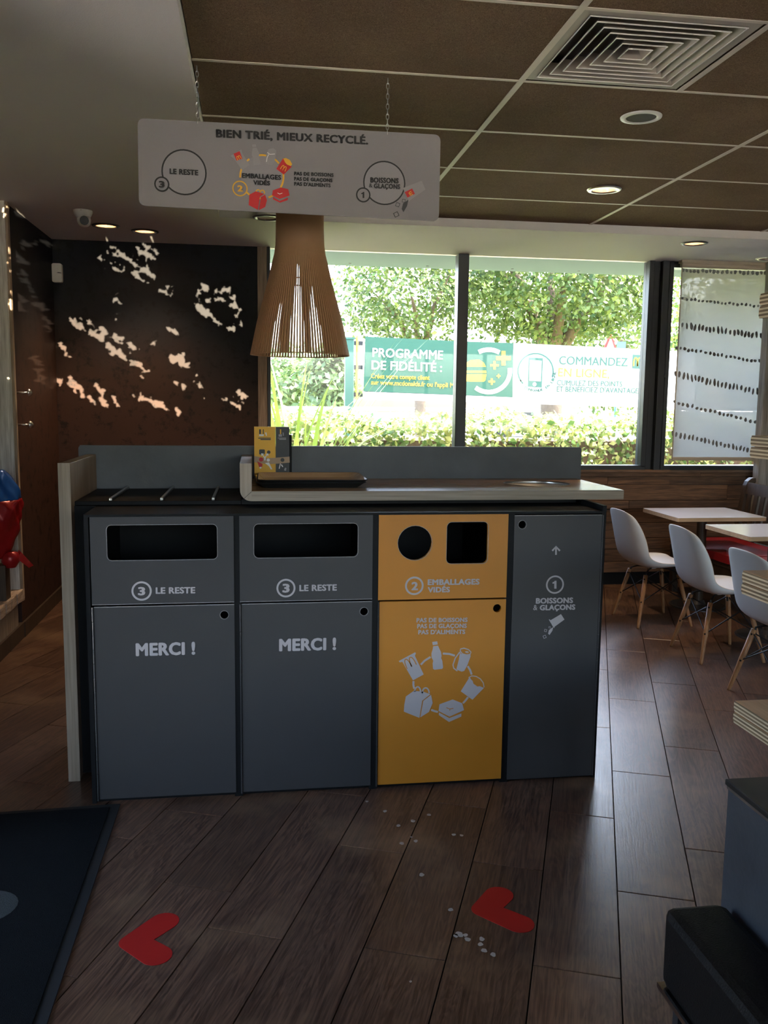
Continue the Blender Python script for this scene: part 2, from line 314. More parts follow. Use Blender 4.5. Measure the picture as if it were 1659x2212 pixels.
# ------------------------------------------------------------------ builders
WL = {}
def W(o): return WL.get(o, Vector((0, 0, 0)))
class MB:
    def __init__(s): s.v = []; s.f = []; s.smooth = False
    def add(s, vs, fs):
        o = len(s.v); s.v += [tuple(v) for v in vs]; s.f += [tuple(i + o for i in f) for f in fs]; return s
    def box(s, x0, x1, y0, y1, z0, z1):
        vs = [(x, y, z) for x in (x0, x1) for y in (y0, y1) for z in (z0, z1)]
        return s.add(vs, [(0, 1, 3, 2), (4, 6, 7, 5), (0, 4, 5, 1), (2, 3, 7, 6), (0, 2, 6, 4), (1, 5, 7, 3)])
    def tube(s, p0, p1, r0, r1=None, n=10, cap=True):
        p0, p1 = Vector(p0), Vector(p1); r1 = r0 if r1 is None else r1
        d = (p1 - p0).normalized(); a = d.orthogonal().normalized(); b = d.cross(a)
        vs = []
        for p, r in ((p0, r0), (p1, r1)):
            for k in range(n):
                t = 2 * math.pi * k / n; vs.append(p + (a * math.cos(t) + b * math.sin(t)) * r)
        fs = [(k, (k + 1) % n, n + (k + 1) % n, n + k) for k in range(n)]
        if cap: fs += [tuple(range(n))[::-1], tuple(range(n, 2 * n))]
        return s.add(vs, fs)
    def path(s, pts, r, n=8):
        pts = [Vector(p) for p in pts]; rs = r if isinstance(r, (list, tuple)) else [r] * len(pts)
        vs = []; a = None
        for i, p in enumerate(pts):
            d = (pts[min(i + 1, len(pts) - 1)] - pts[max(i - 1, 0)]).normalized()
            if a is None: a = d.orthogonal().normalized()
            a = (a - d * a.dot(d)).normalized(); b = d.cross(a)
            for k in range(n):
                t = 2 * math.pi * k / n; vs.append(p + (a * math.cos(t) + b * math.sin(t)) * rs[i])
        fs = []
        for i in range(len(pts) - 1):
            for k in range(n): fs.append((i * n + k, i * n + (k + 1) % n, (i + 1) * n + (k + 1) % n, (i + 1) * n + k))
        fs += [tuple(range(n))[::-1], tuple(range((len(pts) - 1) * n, len(pts) * n))]
        return s.add(vs, fs)
    def lathe(s, prof, c=(0, 0, 0), n=32, caps=False):
        vs = [(c[0] + r * math.cos(2 * math.pi * k / n), c[1] + r * math.sin(2 * math.pi * k / n), c[2] + z) for r, z in prof for k in range(n)]
        fs = []
        for i in range(len(prof) - 1):
            for k in range(n): fs.append((i * n + k, i * n + (k + 1) % n, (i + 1) * n + (k + 1) % n, (i + 1) * n + k))
        if caps: fs += [tuple(range(n))[::-1], tuple(range((len(prof) - 1) * n, len(prof) * n))]
        return s.add(vs, fs)
    def prism(s, outer, holes=(), ax='y', a0=0, a1=.01):
        """outline (u, v) with holes, extruded along ax from a0 to a1; u, v are the other two axes in order"""
        loops = [list(outer)] + [list(h) for h in holes]
        flat = [p for l in loops for p in l]
        def pt(p, a):
            return {'x': (a, p[0], p[1]), 'y': (p[0], a, p[1]), 'z': (p[0], p[1], a)}[ax]
        tris = tessellate_polygon([[Vector((p[0], p[1], 0)) for p in l] for l in loops])
        n = len(flat); vs = [pt(p, a0) for p in flat] + [pt(p, a1) for p in flat]
        fs = [tuple(t) for t in tris] + [tuple(i + n for i in t[::-1]) for t in tris]
        o = 0
        for l in loops:
            k = len(l)
            for i in range(k): fs.append((o + i, o + (i + 1) % k, n + o + (i + 1) % k, n + o + i))
            o += k
        return s.add(vs, fs)
    def mesh(s, name, mat, off=Vector((0, 0, 0)), fix=True):
        me = bpy.data.meshes.new(name)
        me.from_pydata([(v[0] - off[0], v[1] - off[1], v[2] - off[2]) for v in s.v], [], s.f)
        if fix:
            bm = bmesh.new(); bm.from_mesh(me); bmesh.ops.recalc_face_normals(bm, faces=bm.faces); bm.to_mesh(me); bm.free()
        if s.smooth:
            for p in me.polygons: p.use_smooth = True
        if mat: me.materials.append(MATS[mat])
        return me
    def build(s, name, mat, parent=None, bevel=0, loc=None, fix=True, smooth=None):
        if smooth is not None: s.smooth = smooth
        off = Vector(loc) if loc is not None else W(parent)
        o = bpy.data.objects.new(name, s.mesh(name, mat, off, fix)); COL.objects.link(o)
        if parent: o.parent = parent; o.location = off - W(parent)
        else: o.location = off
        WL[o] = off.copy()
        if bevel:
            md = o.modifiers.new('bevel', 'BEVEL'); md.width = bevel; md.segments = 2; md.limit_method = 'ANGLE'; md.angle_limit = R(40)
        return o
def tag(o, label, cat, group=None, kind=None):
    if label: o['label'] = label
    if cat: o['category'] = cat
    if group: o['group'] = group
    if kind: o['kind'] = kind
    return o
def thing(name, loc, label, cat, group=None, rz=0):
    o = bpy.data.objects.new(name, None); COL.objects.link(o); o.empty_display_size = .05
    o.location = loc; o.rotation_euler.z = rz; WL[o] = Vector(loc)
    return tag(o, label, cat, group)
def struct(o, label=None):
    o['kind'] = 'structure'
    if label: o['label'] = label
    return o
def copy_tree(o, parent=None):
    c = o.copy(); COL.objects.link(c)
    if parent: c.parent = parent
    for ch in list(o.children): copy_tree(ch, c)
    return c
def circ(cx, cy, r, n=28, a0=0, a1=2 * math.pi, end=False):
    k = n + (1 if end else 0)
    return [(cx + r * math.cos(a0 + (a1 - a0) * i / n), cy + r * math.sin(a0 + (a1 - a0) * i / n)) for i in range(k)]
def rrect(x0, y0, x1, y1, r, n=6):
    p = []
    for cx, cy, a in ((x1 - r, y1 - r, 0), (x0 + r, y1 - r, 90), (x0 + r, y0 + r, 180), (x1 - r, y0 + r, 270)):
        p += circ(cx, cy, r, n, R(a), R(a + 90), True)
    return p
def stroke(pts, w, closed=False):
    """outline polygon of a line of width w"""
    n = len(pts); L_, R_ = [], []
    for i, p in enumerate(pts):
        a = pts[(i - 1) % n] if closed or i > 0 else p; c = pts[(i + 1) % n] if closed or i < n - 1 else p
        dx, dy = c[0] - a[0], c[1] - a[1]; l = math.hypot(dx, dy) or 1
        nx, ny = -dy / l * w / 2, dx / l * w / 2
        L_.append((p[0] + nx, p[1] + ny)); R_.append((p[0] - nx, p[1] - ny))
    return (L_, R_) if closed else L_ + R_[::-1]

# ---- flat print on upright planes facing -Y
class Print:
    """collects flat ink shapes on the plane y = Y (px given in the photo frame are turned into plane points)"""
    def __init__(s, Y, lift=.0006, thick=.0012): s.Y = Y; s.l = lift; s.t = thick; s.mb = MB()
    def p(s, x, y): q = at(x, y, s.Y); return (q.x, q.z)
    def poly(s, pts, holes=()): s.mb.prism(pts, holes, 'y', s.Y - s.l - s.t * .0, s.Y + s.t); return s
    def pxpoly(s, pts, holes=()): return s.poly([s.p(*q) for q in pts], [[s.p(*q) for q in h] for h in holes])
    def ring(s, x, y, r, w):
        c = s.p(x, y); k = s.scale(x, y); return s.poly(circ(c[0], c[1], r * k, 40), [circ(c[0], c[1], (r - w) * k, 40)[::-1]])
    def scale(s, x, y): return (at(x + 10, y, s.Y) - at(x, y, s.Y)).length / 10
    def line(s, pts, w):
        k = s.scale(*pts[0]); return s.poly(stroke([s.p(*q) for q in pts], w * k))
    def build(s, name, mat, parent): return s.mb.build(name, mat, parent)
    def each(s, name, mat, parent, shapes):      # one object for each printed shape
        for p in shapes:
            q = Print(s.Y, s.l, s.t); q.pxpoly(p); q.build(name, mat, parent)
CAP = {}
def text_mesh(txt, bold=.02, space=1.0):
    """filled lettering; heavy weights are the outline laid several times, each a hair aside"""
    cu = bpy.data.curves.new('t', 'FONT'); cu.body = txt
    cu.size = 1; cu.space_character = space + bold * 1.1
    cu.resolution_u = 3; cu.extrude = 0.01; cu.fill_mode = 'BOTH'
    o = bpy.data.objects.new('t', cu); COL.objects.link(o)
    dg = bpy.context.evaluated_depsgraph_get()
    me = bpy.data.meshes.new_from_object(o.evaluated_get(dg))
    bpy.data.objects.remove(o); bpy.data.curves.remove(cu)
    if bold > 0:
        vs = [v.co.copy() for v in me.vertices]; fs = [tuple(p.vertices) for p in me.polygons]
        V_, F_ = [], []
        for k in range(8):
            d = Vector((bold * 1.25 * math.cos(k * math.pi / 4), bold * .8 * math.sin(k * math.pi / 4), 0)); n0 = len(V_)
            d.z = k * .0025; V_ += [v + d for v in vs]; F_ += [tuple(i + n0 for i in f) for f in fs]
        me2 = bpy.data.meshes.new('t'); me2.from_pydata(V_, [], F_); bpy.data.meshes.remove(me); me = me2
    return me
def lettering(name, txt, xl, yl, xr, yr, caph, Y, mat, parent, bold=.035, lift=.0012, space=1.0):
    """txt with its baseline from pixel (xl, yl) to (xr, yr), capitals caph pixels tall, on the plane y = Y"""
    if bold not in CAP:
        h = text_mesh('H', bold); CAP[bold] = max(v.co.y for v in h.vertices)
    me = text_mesh(txt, bold, space)
    n = len(me.vertices); co_ = np.empty(n * 3); me.vertices.foreach_get('co', co_); co_ = co_.reshape(-1, 3)
    x0, x1 = co_[:, 0].min(), co_[:, 0].max()
    a, b_ = at(xl, yl, Y), at(xr, yr, Y); d = b_ - a; wdt = d.length; d.normalize(); up = Vector((-d.z, 0, d.x))
    h = caph * (at(xl, yl, Y) - at(xl, yl - 10, Y)).length / 10
    sx, sy = wdt / (x1 - x0), h / CAP[bold]
    off = W(parent); o3 = np.empty_like(co_)
    for k in range(3):
        o3[:, k] = a[k] + (co_[:, 0] - x0) * sx * d[k] + co_[:, 1] * sy * up[k] - off[k]
    o3[:, 1] += -lift * .5 - co_[:, 2] / .01 * lift * .5
    me.vertices.foreach_set('co', o3.ravel()); me.update(); me.name = name
    me.materials.clear(); me.materials.append(MATS[mat])
    o = bpy.data.objects.new(name, me); COL.objects.link(o); o.parent = parent; WL[o] = off.copy()
    return o

# ================================================================== THE ROOM
# ---- floor: boards laid on the skew, 240 x 968 mm
fl = struct(MB().box(XL - .5, XR, YB, YF, -.12, -.014).build('floor', 'subfloor'), 'dark brown wood plank floor laid diagonally across the room')
PA = R(21.746); PW, PLN, GAP = .2406, .968, .0035
dX = Vector((math.cos(PA), -math.sin(PA), 0)); dY = Vector((math.sin(PA), math.cos(PA), 0))
ROW0 = .1305
JOINT = {0: 2.784, 1: 3.133, 2: 4.675, -1: 2.332, -2: 2.850, -3: 2.291, -4: 2.841, -5: 2.268, -6: 2.462, -7: 1.966, -8: 2.690}
def plank_mb(poly, h=.014, ch=.0018):
    """board with a small chamfer round its top"""
    n = len(poly); cx = sum(p[0] for p in poly) / n; cy = sum(p[1] for p in poly) / n
    ins = []
    for x, y in poly:
        l = math.hypot(x - cx, y - cy); k = 1 - ch * 1.4 / l; ins.append((cx + (x - cx) * k, cy + (y - cy) * k))
    vs = [(x, y, -h) for x, y in poly] + [(x, y, -.0012) for x, y in poly] + [(x, y, 0) for x, y in ins]
    fs = [(i, (i + 1) % n, n + (i + 1) % n, n + i) for i in range(n)] + [(n + i, n + (i + 1) % n, 2 * n + (i + 1) % n, 2 * n + i) for i in range(n)]
    fs += [tuple(range(2 * n, 3 * n))]
    return vs, fs
def clip(poly, ax, val, keep_less):
    out = []
    for i in range(len(poly)):
        a, b_ = poly[i], poly[(i + 1) % len(poly)]
        ia = (a[ax] <= val) == keep_less; ib = (b_[ax] <= val) == keep_less
        if ia: out.append(a)
        if ia != ib:
            t = (val - a[ax]) / (b_[ax] - a[ax]); out.append(tuple(a[k] + (b_[k] - a[k]) * t for k in range(2)))
    return out
hw, hl = (PW - GAP) / 2, (PLN - GAP * .6) / 2
base_poly = [(-hw, -hl), (hw, -hl), (hw, hl), (-hw, hl)]
v, f = plank_mb(base_poly); plank_me = MB().add(v, f).mesh('floor_board', 'floor_plank')
rest = MB(); nb = 0
for row in range(-34, 40):
    t = ROW0 + (row + .5) * PW
    j = JOINT.get(row, (row * .377) % PLN)
    for k in range(-12, 13):
        s_ = j + (k + .5) * PLN
        c = dX * t + dY * s_
        wp = [(c.x + dX.x * a + dY.x * b_, c.y + dX.y * a + dY.y * b_) for a, b_ in base_poly]
        if max(p[0] for p in wp) < XL or min(p[0] for p in wp) > XR or max(p[1] for p in wp) < YB or min(p[1] for p in wp) > YF: continue
        inside = all(XL < p[0] < XR and YB < p[1] < YF for p in wp)
        cl = wp
        if not inside:
            for a in ((0, XL, False), (0, XR, True), (1, YB, False), (1, YF, True)):
                cl = clip(cl, *a)
                if len(cl) < 3: break
            if len(cl) < 3: continue
        near = .9 < c.y and c.x < 5.2
        if not near:
            v, f = plank_mb(cl); rest.add(v, f); continue
        if inside: me = plank_me
        else:
            lp = [((Vector((p[0], p[1], 0)) - c).dot(dX), (Vector((p[0], p[1], 0)) - c).dot(dY)) for p in cl]
            v, f = plank_mb(lp); me = MB().add(v, f).mesh('floor_board', 'floor_plank')
        o = bpy.data.objects.new('floor_board', me); COL.objects.link(o); o.parent = fl; o.location = c; o.rotation_euler.z = -PA; nb += 1
ro = rest.build('far_floor_boards', 'floor_plank', fl); ro['kind'] = 'stuff'

# ---- ceilings
ce = struct(MB().box(-.10, XR, YB, 6.2, 3.0, 3.06).build('ceiling', 'plenum_grey'), 'suspended ceiling of brown wood wool tiles in a pale metal grid')
XE, YE = -.228, 6.12
gx = [XE, 1.041, 2.344, 3.645, 4.945, 6.25, XR]
gy = [YE] + [5.485 - .655 * k for k in range(16)]
gy = [y for y in gy if y > YB] + [YB]
VENT = (1.05, 1.675, 2.868, 3.497)
for i in range(len(gx) - 1):
    for j in range(len(gy) - 1):
        x0, x1, y1, y0 = gx[i], gx[i + 1], gy[j], gy[j + 1]
        if x0 < VENT[0] < x1 and y0 < (VENT[2] + VENT[3]) / 2 < y1: x0 = VENT[1] + .03
        hl_ = [circ(x, y, r * .74, 24)[::-1] for x, y, r in ((2.042, 5.13, .10), (1.688, 3.847, .09)) if x0 < x < x1 and y0 < y < y1]
        MB().prism([(x0 + .004, y0 + .004), (x1 - .004, y0 + .004), (x1 - .004, y1 - .004), (x0 + .004, y1 - .004)], hl_, 'z', ZC - .004, ZC + .018).build('ceiling_tile', 'wood_wool', ce)
for x in gx[1:-1]:
    MB().box(x - .012, x + .012, YB, YE, ZC - .008, ZC - .0045).build('grid_bar', 'tbar', ce)
for y in gy[1:-1]:
    MB().box(XE, XR, y - .009, y + .009, ZC - .0065, ZC - .0042).build('grid_bar', 'tbar', ce)
MB().box(VENT[1] + .012, VENT[1] + .034, gy[5] if False else 2.866, 3.51, ZC - .008, ZC - .0045).build('grid_bar', 'tbar', ce)
# plaster soffit along the left and along the window, with its upstand
LIGHTS = [(-1.027, 6.561, .098), (-.781, 6.716, .098), (.085, 6.05, .098), (3.253, 6.355, .098), (4.16, 6.86, .098), (2.042, 5.13, .10), (1.688, 3.847, .09)]
so_ = MB().prism([(XL - .5, YB), (XE, YB), (XE, YE), (XR, YE), (XR, YF + .1), (XL - .5, YF + .1)], [circ(x, y, r * .74, 28)[::-1] for x, y, r in LIGHTS[:5]], 'z', ZS, ZS + .14)
struct(so_.build('ceiling_soffit', 'plaster'), 'white plaster dropped ceiling with recessed lamps')

# ---- walls
wl = MB().box(XL - .12, XL, 5.93, YF + .1, -.1, ZS).build('wall_left', 'rust_paper')
struct(wl, 'left wall with rust brown and ink blue paper')
w2 = MB().box(XL - .6, XL - .5, 4.3, 5.93, -.1, ZS).box(XL - .6, XL, YB, 2.0, -.1, ZS).box(XL - .6, XL, 3.0, 4.3, -.1, ZS).box(XL - .6, XL, 2.0, 3.0, 2.2, ZS).box(XL - .5, XL - .12, 5.93, 6.0, -.1, ZS)
struct(w2.build('wall_side', 'room_wall'), 'plain side wall behind the wooden niche')
wf = MB().box(XL, .022, YF, YF + .12, -.1, ZS).build('wall_front', 'rust_paper')
struct(wf, 'end wall with rust brown and ink blue paper')
wu = MB().box(.022, XR, YF + .012, YF + .16, -.1, .985).build('wall_under_window', 'room_wall')
struct(wu, 'low wall of rustic wood planks under the windows')
rows = [.985, .948, .877, .740, .667, .544, .410, .316, .202, .108]
for i in range(len(rows) - 1):
    xs = [.1, 1.35 + (i * .37) % .6]
    while xs[-1] < XR: xs.append(min(XR, xs[-1] + 1.25 + (i * .53) % .5))
    for a, b_ in zip(xs, xs[1:]):
        if b_ - a < .1: continue
        dpt = random.uniform(0, .008)
        MB().box(a + .0015, b_ - .0015, YF - .014 - dpt, YF + .012, rows[i + 1] + .0015, rows[i] - .0015).build('wall_plank', 'rustic_plank', wu, bevel=.003, loc=((a + b_) / 2, YF, rows[i]))
struct(MB().box(.1, XR, YF - .008, YF + .012, 0, .107).build('baseboard_front', 'black_panel'))
struct(MB().box(XL, XL + .016, 5.93, YF, 0, .10).build('baseboard_left', 'bench_wood'))
struct(MB().box(XL - .02, XL + .012, 4.3, 5.93, 0, .10).build('baseboard_niche', 'bench_wood'))
struct(MB().box(XR, XR + .1, YB, YF + .1, -.1, 3.0).build('wall_right', 'room_wall'))
struct(MB().box(.022, .096, YF - .02, YF + .14, -.1, ZS).build('trim_1', 'trim_wood', bevel=.003), 'weathered brown timber trim at the window edge')
# back of the room, behind the viewer: shop front with glass
wb = MB().box(XL - .6, -1.2, YB - .15, YB, -.1, 3).box(6.2, XR, YB - .15, YB, -.1, 3).box(-1.2, 6.2, YB - .15, YB, -.1, .95).box(-1.2, 6.2, YB - .15, YB, 2.62, 3)
struct(wb.build('wall_back', 'room_wall'), 'wall behind the viewer with a wide glazed front')
roof = MB().box(XL - .7, XR + .2, YB - 1.6, YF + .14, 3.06, 3.35).build('roof', 'room_wall'); struct(roof)
ov = MB().box(XL - .6, XR + .2, YF + .14, 8.23, 2.80, 3.35).build('roof_overhang', 'overhang_paint'); struct(ov, 'pale green painted underside of the roof overhang outside')
for x in (.85, 1.56, 2.36, 3.0): MB().lathe([(.012, -.004), (.012, 0)], (x, 8.08, 2.80), 10, True).build('screw', 'ink_black', ov)

struct(MB().box(-.9, 3.4, -.95, -.80, 0, .80).build('wall_added_shade', 'room_wall', bevel=.01), 'unseen low partition added behind the viewer to shade the cabinets')  # added out of view, put there to shade the lower cabinet fronts
# ---- windows
def window(name, panes, z0, z1, label):
    o = thing(name, ((panes[0][0] + panes[-1][1]) / 2, YF + .06, z0), None, None); o['kind'] = 'structure'; o['label'] = label
    return o
y0, y1 = YF - .02, YF + .10
wz0, wz1 = 1.03, ZS
def frame_bar(par, x0, x1, z0, z1, nm='window_frame', mt='window_frame', dy=0):
    return MB().box(x0, x1, y0 + dy, y1, z0, z1).build(nm, mt, par, bevel=.004)
wn = window('window_1', [(.1, 3.31)], 1.0, ZS, 'wide double window in slim black metal frame')
frame_bar(wn, .096, .122, wz0, ZS, 'frame_stile'); frame_bar(wn, 1.644, 1.733, wz0, ZS, 'mullion')
frame_bar(wn, 3.29, 3.335, wz0, ZS, 'frame_stile'); frame_bar(wn, .096, 3.335, .99, 1.045, 'frame_rail')
for a, b_ in ((.122, 1.644), (1.733, 3.29)):
    MB().box(a, b_, YF + .045, YF + .051, 1.045, ZS).build('pane', 'glass', wn)
wn2 = window('window_2', [(3.47, 5.6)], 1.0, ZS, 'window in black metal frame behind the roller blind')
frame_bar(wn2, 3.335, 3.40, .99, ZS, 'frame_post', 'window_frame', .03); frame_bar(wn2, 3.40, 3.458, .985, ZS, 'frame_stile', dy=-.02)
frame_bar(wn2, 3.466, 3.50, .985, ZS, 'frame_stile', dy=-.015)
frame_bar(wn2, 3.50, 6.5, .99, 1.045, 'frame_rail'); frame_bar(wn2, 5.55, 5.65, 1.045, ZS, 'mullion'); frame_bar(wn2, 3.50, 6.5, 2.72, ZS, 'frame_head')
MB().box(3.50, 5.55, YF + .045, YF + .051, 1.045, 2.72).build('pane', 'glass', wn2)
MB().box(5.65, 6.5, YF + .045, YF + .051, 1.045, 2.72).build('pane', 'glass', wn2)
MB().box(3.452, 3.472, YF - .05, YF - .03, 1.80, 1.825).build('catch', 'window_frame', wn2)
sl_ = MB().box(.096, XR, YF - .045, YF + .14, .985, 1.008).build('window_sill', 'sill_wood', bevel=.004); struct(sl_, 'narrow wooden window sill worn along its edge')
wn3 = window('window_3', [(-1.2, 6.2)], .95, 2.62, 'glazed shop front behind the viewer')
MX = [-1.2, -.5, .9, 2.3, 3.7, 5.0, 6.2]
for a in MX: MB().box(max(-1.2, a - .04), min(6.2, a + .04), YB - .1, YB - .04, .95, 2.62).build('mullion', 'window_frame', wn3)
for a, b_ in zip(MX, MX[1:]): MB().box(a + .04, b_ - .04, YB - .08, YB - .074, .95, 2.62).build('pane', 'glass', wn3)

dr1 = thing('door_1', (XL - .55, 2.5, 0), None, None); dr1['kind'] = 'structure'; dr1['label'] = 'glazed entrance door beside the doormat'
for ya, yb in ((2.0, 3.0),):
    for a, b_, c_, d_ in ((ya, ya + .06, 0, 2.2), (yb - .06, yb, 0, 2.2), (ya + .06, yb - .06, 0, .10), (ya + .06, yb - .06, 2.12, 2.2)): MB().box(XL - .58, XL - .53, a, b_, c_, d_).build('door_frame', 'window_frame', dr1)
    MB().box(XL - .56, XL - .554, ya + .06, yb - .06, .10, 2.12).build('pane', 'glass', dr1)
MB().box(XL - .53, XL - .50, 2.09, 2.11, .9, 1.3).build('door_handle', 'steel', dr1)
# ---- wooden niche in the left wall
YN = 5.88
nc = thing('wall_niche', (XL, 5.2, .33), 'whitewashed wooden niche with rough timber sill in the side wall', 'niche')
MB().box(XL - .42, XL + .006, YN, YN + .012, .33, ZS).build('side_board', 'white_wash', nc, loc=(XL, YN, .33))
MB().box(XL - .42, XL + .022, YN + .012, YN + .05, .25, ZS).build('frame_edge', 'niche_edge', nc, bevel=.003, loc=(XL, YN, .33))
MB().box(XL - .46, XL - .42, 4.3, YN + .05, .25, ZS).build('back_board', 'white_wash', nc, loc=(XL, 5.2, .33))
MB().box(XL - .42, XL + .022, 4.3, 4.35, .25, ZS).build('side_board', 'white_wash', nc, loc=(XL, 4.3, .33))
sb = MB()
nseg = 24
for i in range(nseg):   # hewn front edge
    ya, yb = 4.35 + (YN + .05 - 4.35) * i / nseg, 4.35 + (YN + .05 - 4.35) * (i + 1) / nseg
    j_ = random.uniform(-.006, .006)
    sb.box(XL - .42, XL + .028 + j_, ya, yb, .258 + random.uniform(-.006, .006), .33 + random.uniform(-.001, .001))
sb.build('sill_board', 'niche_sill', nc, bevel=.004, loc=(XL, 5.2, .33))
MB().box(XL - .06, XL - .004, 4.3, YN - .03, .10, .258).build('apron_board', 'niche_edge', nc, loc=(XL, 5.2, .1))

# ================================================================== SORTING STATION
ZB = 1.137                     # top of the bin cabinets
YR = 4.19                      # back of the station
def cabinet(name, x0, x1, label, d0=YD + .022):
    t = thing(name, ((x0 + x1) / 2, YD, 0), label, 'cabinet')
    b_ = MB(); e = .016
    b_.box(x0, x0 + e, YD + .004, YR - .03, 0, ZB).box(x1 - e, x1, YD + .004, YR - .03, 0, ZB)
    b_.box(x0 + e, x1 - e, YR - .05, YR - .03, .02, ZB).box(x0 + e, x1 - e, d0, YR - .05, .0, .02).box(x0 + e, x1 - e, YD + .004, YR - .05, ZB - .010, ZB)
    b_.build('carcass', 'black_panel', t)
    MB().box(x0 + e, x1 - e, YD + .03, YR - .05, .70, .716).build('inner_shelf', 'black_panel', t)
    return t
def holed(par, name, x0, z0, x1, z1, holes, mt, y0=YD, th=.018):
    return MB().prism([(x0, z0), (x1, z0), (x1, z1), (x0, z1)], [h[::-1] for h in holes], 'y', y0, y0 + th).build(name, mt, par)
def rim(par, loop, w=.0016, mt='edge_wear', Y=YD):
    L_, R_ = stroke(loop, w, True)
    MB().prism(L_ if abs(sum(a[0] * b_[1] - b_[0] * a[1] for a, b_ in zip(L_, L_[1:] + L_[:1]))) > abs(sum(a[0] * b_[1] - b_[0] * a[1] for a, b_ in zip(R_, R_[1:] + R_[:1]))) else R_,
               [(R_ if abs(sum(a[0] * b_[1] - b_[0] * a[1] for a, b_ in zip(L_, L_[1:] + L_[:1]))) > abs(sum(a[0] * b_[1] - b_[0] * a[1] for a, b_ in zip(R_, R_[1:] + R_[:1]))) else L_)[::-1]],
               'y', Y - .0006, Y + .004).build('worn_rim', mt, par)
def pxr(xa, ya, xb, yb, r):      # rounded opening from pixel corners
    a, b_ = at(xa, yb, YD), at(xb, ya, YD); k = (at(xa + 10, ya, YD) - at(xa, ya, YD)).length / 10
    return rrect(a.x, a.z, b_.x, b_.z, r * k)
def pxc(x, y, r):
    a = at(x, y, YD); k = (at(x + 10, y, YD) - at(x, y, YD)).length / 10
    return circ(a.x, a.z, r * k, 28)
def hinge(par, x, z0, z1):
    o = MB(); n = max(4, int((z1 - z0) / .055))
    for k in range(n):
        a = z0 + (z1 - z0) * k / n; o.tube((x, YD - .001, a + .0008), (x, YD - .001, z0 + (z1 - z0) * (k + 1) / n - .0008), .0035, n=8)
    o.build('piano_hinge', 'dark_steel', par)
P_ = 'print_grey'
def one_shape(x, y0, y1):
    h = y1 - y0; return [(x - .08 * h, y1), (x + .20 * h, y1), (x + .20 * h, y0), (x - .02 * h, y0), (x - .10 * h, y0 + .12 * h), (x - .30 * h, y0 + .20 * h), (x - .30 * h, y0 + .38 * h), (x - .08 * h, y0 + .34 * h)]
def number_ring(par, n, x, y, r, w, box):
    Print(YD).ring(x, y, r, w).build('printed_ring', P_, par)
    if n == '1':
        Print(YD).pxpoly(one_shape((box[0] + box[2]) / 2, box[1], box[3])).build('printed_number', P_, par); return
    lettering('printed_number', n, box[0], box[3], box[2], box[3], box[3] - box[1], YD, P_, par, bold=.042, space=1.02)

# two grey cabinets for general waste
for (x0, x1, op, ringc, num, le, lock, merci, lab) in (
    (-.640, -.076, (231.6, 1132.4, 469, 1211.6, 10.5), (305.9, 1276.7, 21.9, 4.2), (298, 1268, 314, 1285), (336.5, 1282, 422, 1281, 13.2), (484.6, 1328.4, 9.3), (293.5, 1416, 422, 1412.5, 26.5),
     'grey general waste cabinet next to the wooden end panel, lettered LE RESTE and MERCI'),
    (-.076, .463, (548.5, 1130, 773.7, 1206, 10.5), (617.7, 1270.4, 20.5, 4), (609.8, 1261, 625.6, 1279), (646.6, 1276.5, 727.6, 1275, 13), (786.4, 1321, 9), (602.8, 1405.6, 726, 1402.5, 25.5),
     'grey general waste cabinet beside the yellow one, lettered LE RESTE and MERCI')):
    t = cabinet('bin_cabinet', x0, x1, lab)
    hole = pxr(*op)
    xl, xr = x0 + (.022 if x0 < -.5 else .011), x1 - .011
    fp = holed(t, 'flap_panel', xl, .793, xr, 1.128, [hole], 'grey_door'); rim(fp, hole)
    MB().box(xl + .0, xr, YD - .0005, YD + .01, .7915, .7935).build('worn_edge', 'edge_wear', fp)
    number_ring(fp, '3', *ringc, num)
    lettering('printed_text', 'LE RESTE', le[0], le[1], le[2], le[3], le[4], YD, P_, fp, bold=.036, space=1.02)
    lk = pxc(*lock)
    dr = holed(t, 'door', xl + .006, .018, xr, .783, [lk], 'grey_door'); rim(dr, lk, .0014)
    MB().box(xl + .006, xr, YD - .0006, YD + .01, .7815, .7836).build('worn_edge', 'edge_wear', dr)
    hinge(dr, xl + .001, .012, .783)
    lettering('printed_text', 'MERCI !', merci[0], merci[1], merci[2], merci[3], merci[4], YD, P_, dr, bold=.042, space=1.02)

# yellow cabinet for packaging
t = cabinet('bin_cabinet', .463, 1.012, 'yellow cabinet for emptied packaging with round and square openings')
xl, xr = .476, 1.000
h1, h2 = pxc(896.5, 1173, 37.3), pxr(963.7, 1127, 1055.6, 1218.4, 11)
fp = holed(t, 'flap_panel', xl, .787, xr, 1.128, [h1, h2], 'yellow_door'); rim(fp, h1, .0014); rim(fp, h2, .0014)
number_ring(fp, '2', 895, 1265.4, 20, 4, (888.3, 1257, 902.7, 1274))
lettering('printed_text', 'EMBALLAGES', 923.6, 1263.2, 1035.7, 1262, 11.8, YD, P_, fp, bold=.042, space=1.02)
lettering('printed_text', 'VIDÉS', 923.6, 1279.2, 971.7, 1278.6, 11, YD, P_, fp, bold=.042, space=1.02)
lk = pxc(1074, 1314, 8.8)
dr = holed(t, 'door', xl + .006, .018, xr, .780, [lk], 'yellow_door')
hinge(dr, xl + .001, .012, .780)
lettering('printed_text', 'PAS DE BOISSONS', 899.4, 1344, 1009.7, 1343, 9, YD, P_, dr, bold=.036, space=1.02)
lettering('printed_text', 'PAS DE GLAÇONS', 901, 1356.8, 1008, 1355.8, 9, YD, P_, dr, bold=.036, space=1.02)
lettering('printed_text', "PAS D'ALIMENTS", 903.3, 1369.8, 1004.6, 1368.8, 9, YD, P_, dr, bold=.036, space=1.02)
zz = lambda x, y: (820 + x * .28933, 1300 + y * .28933)
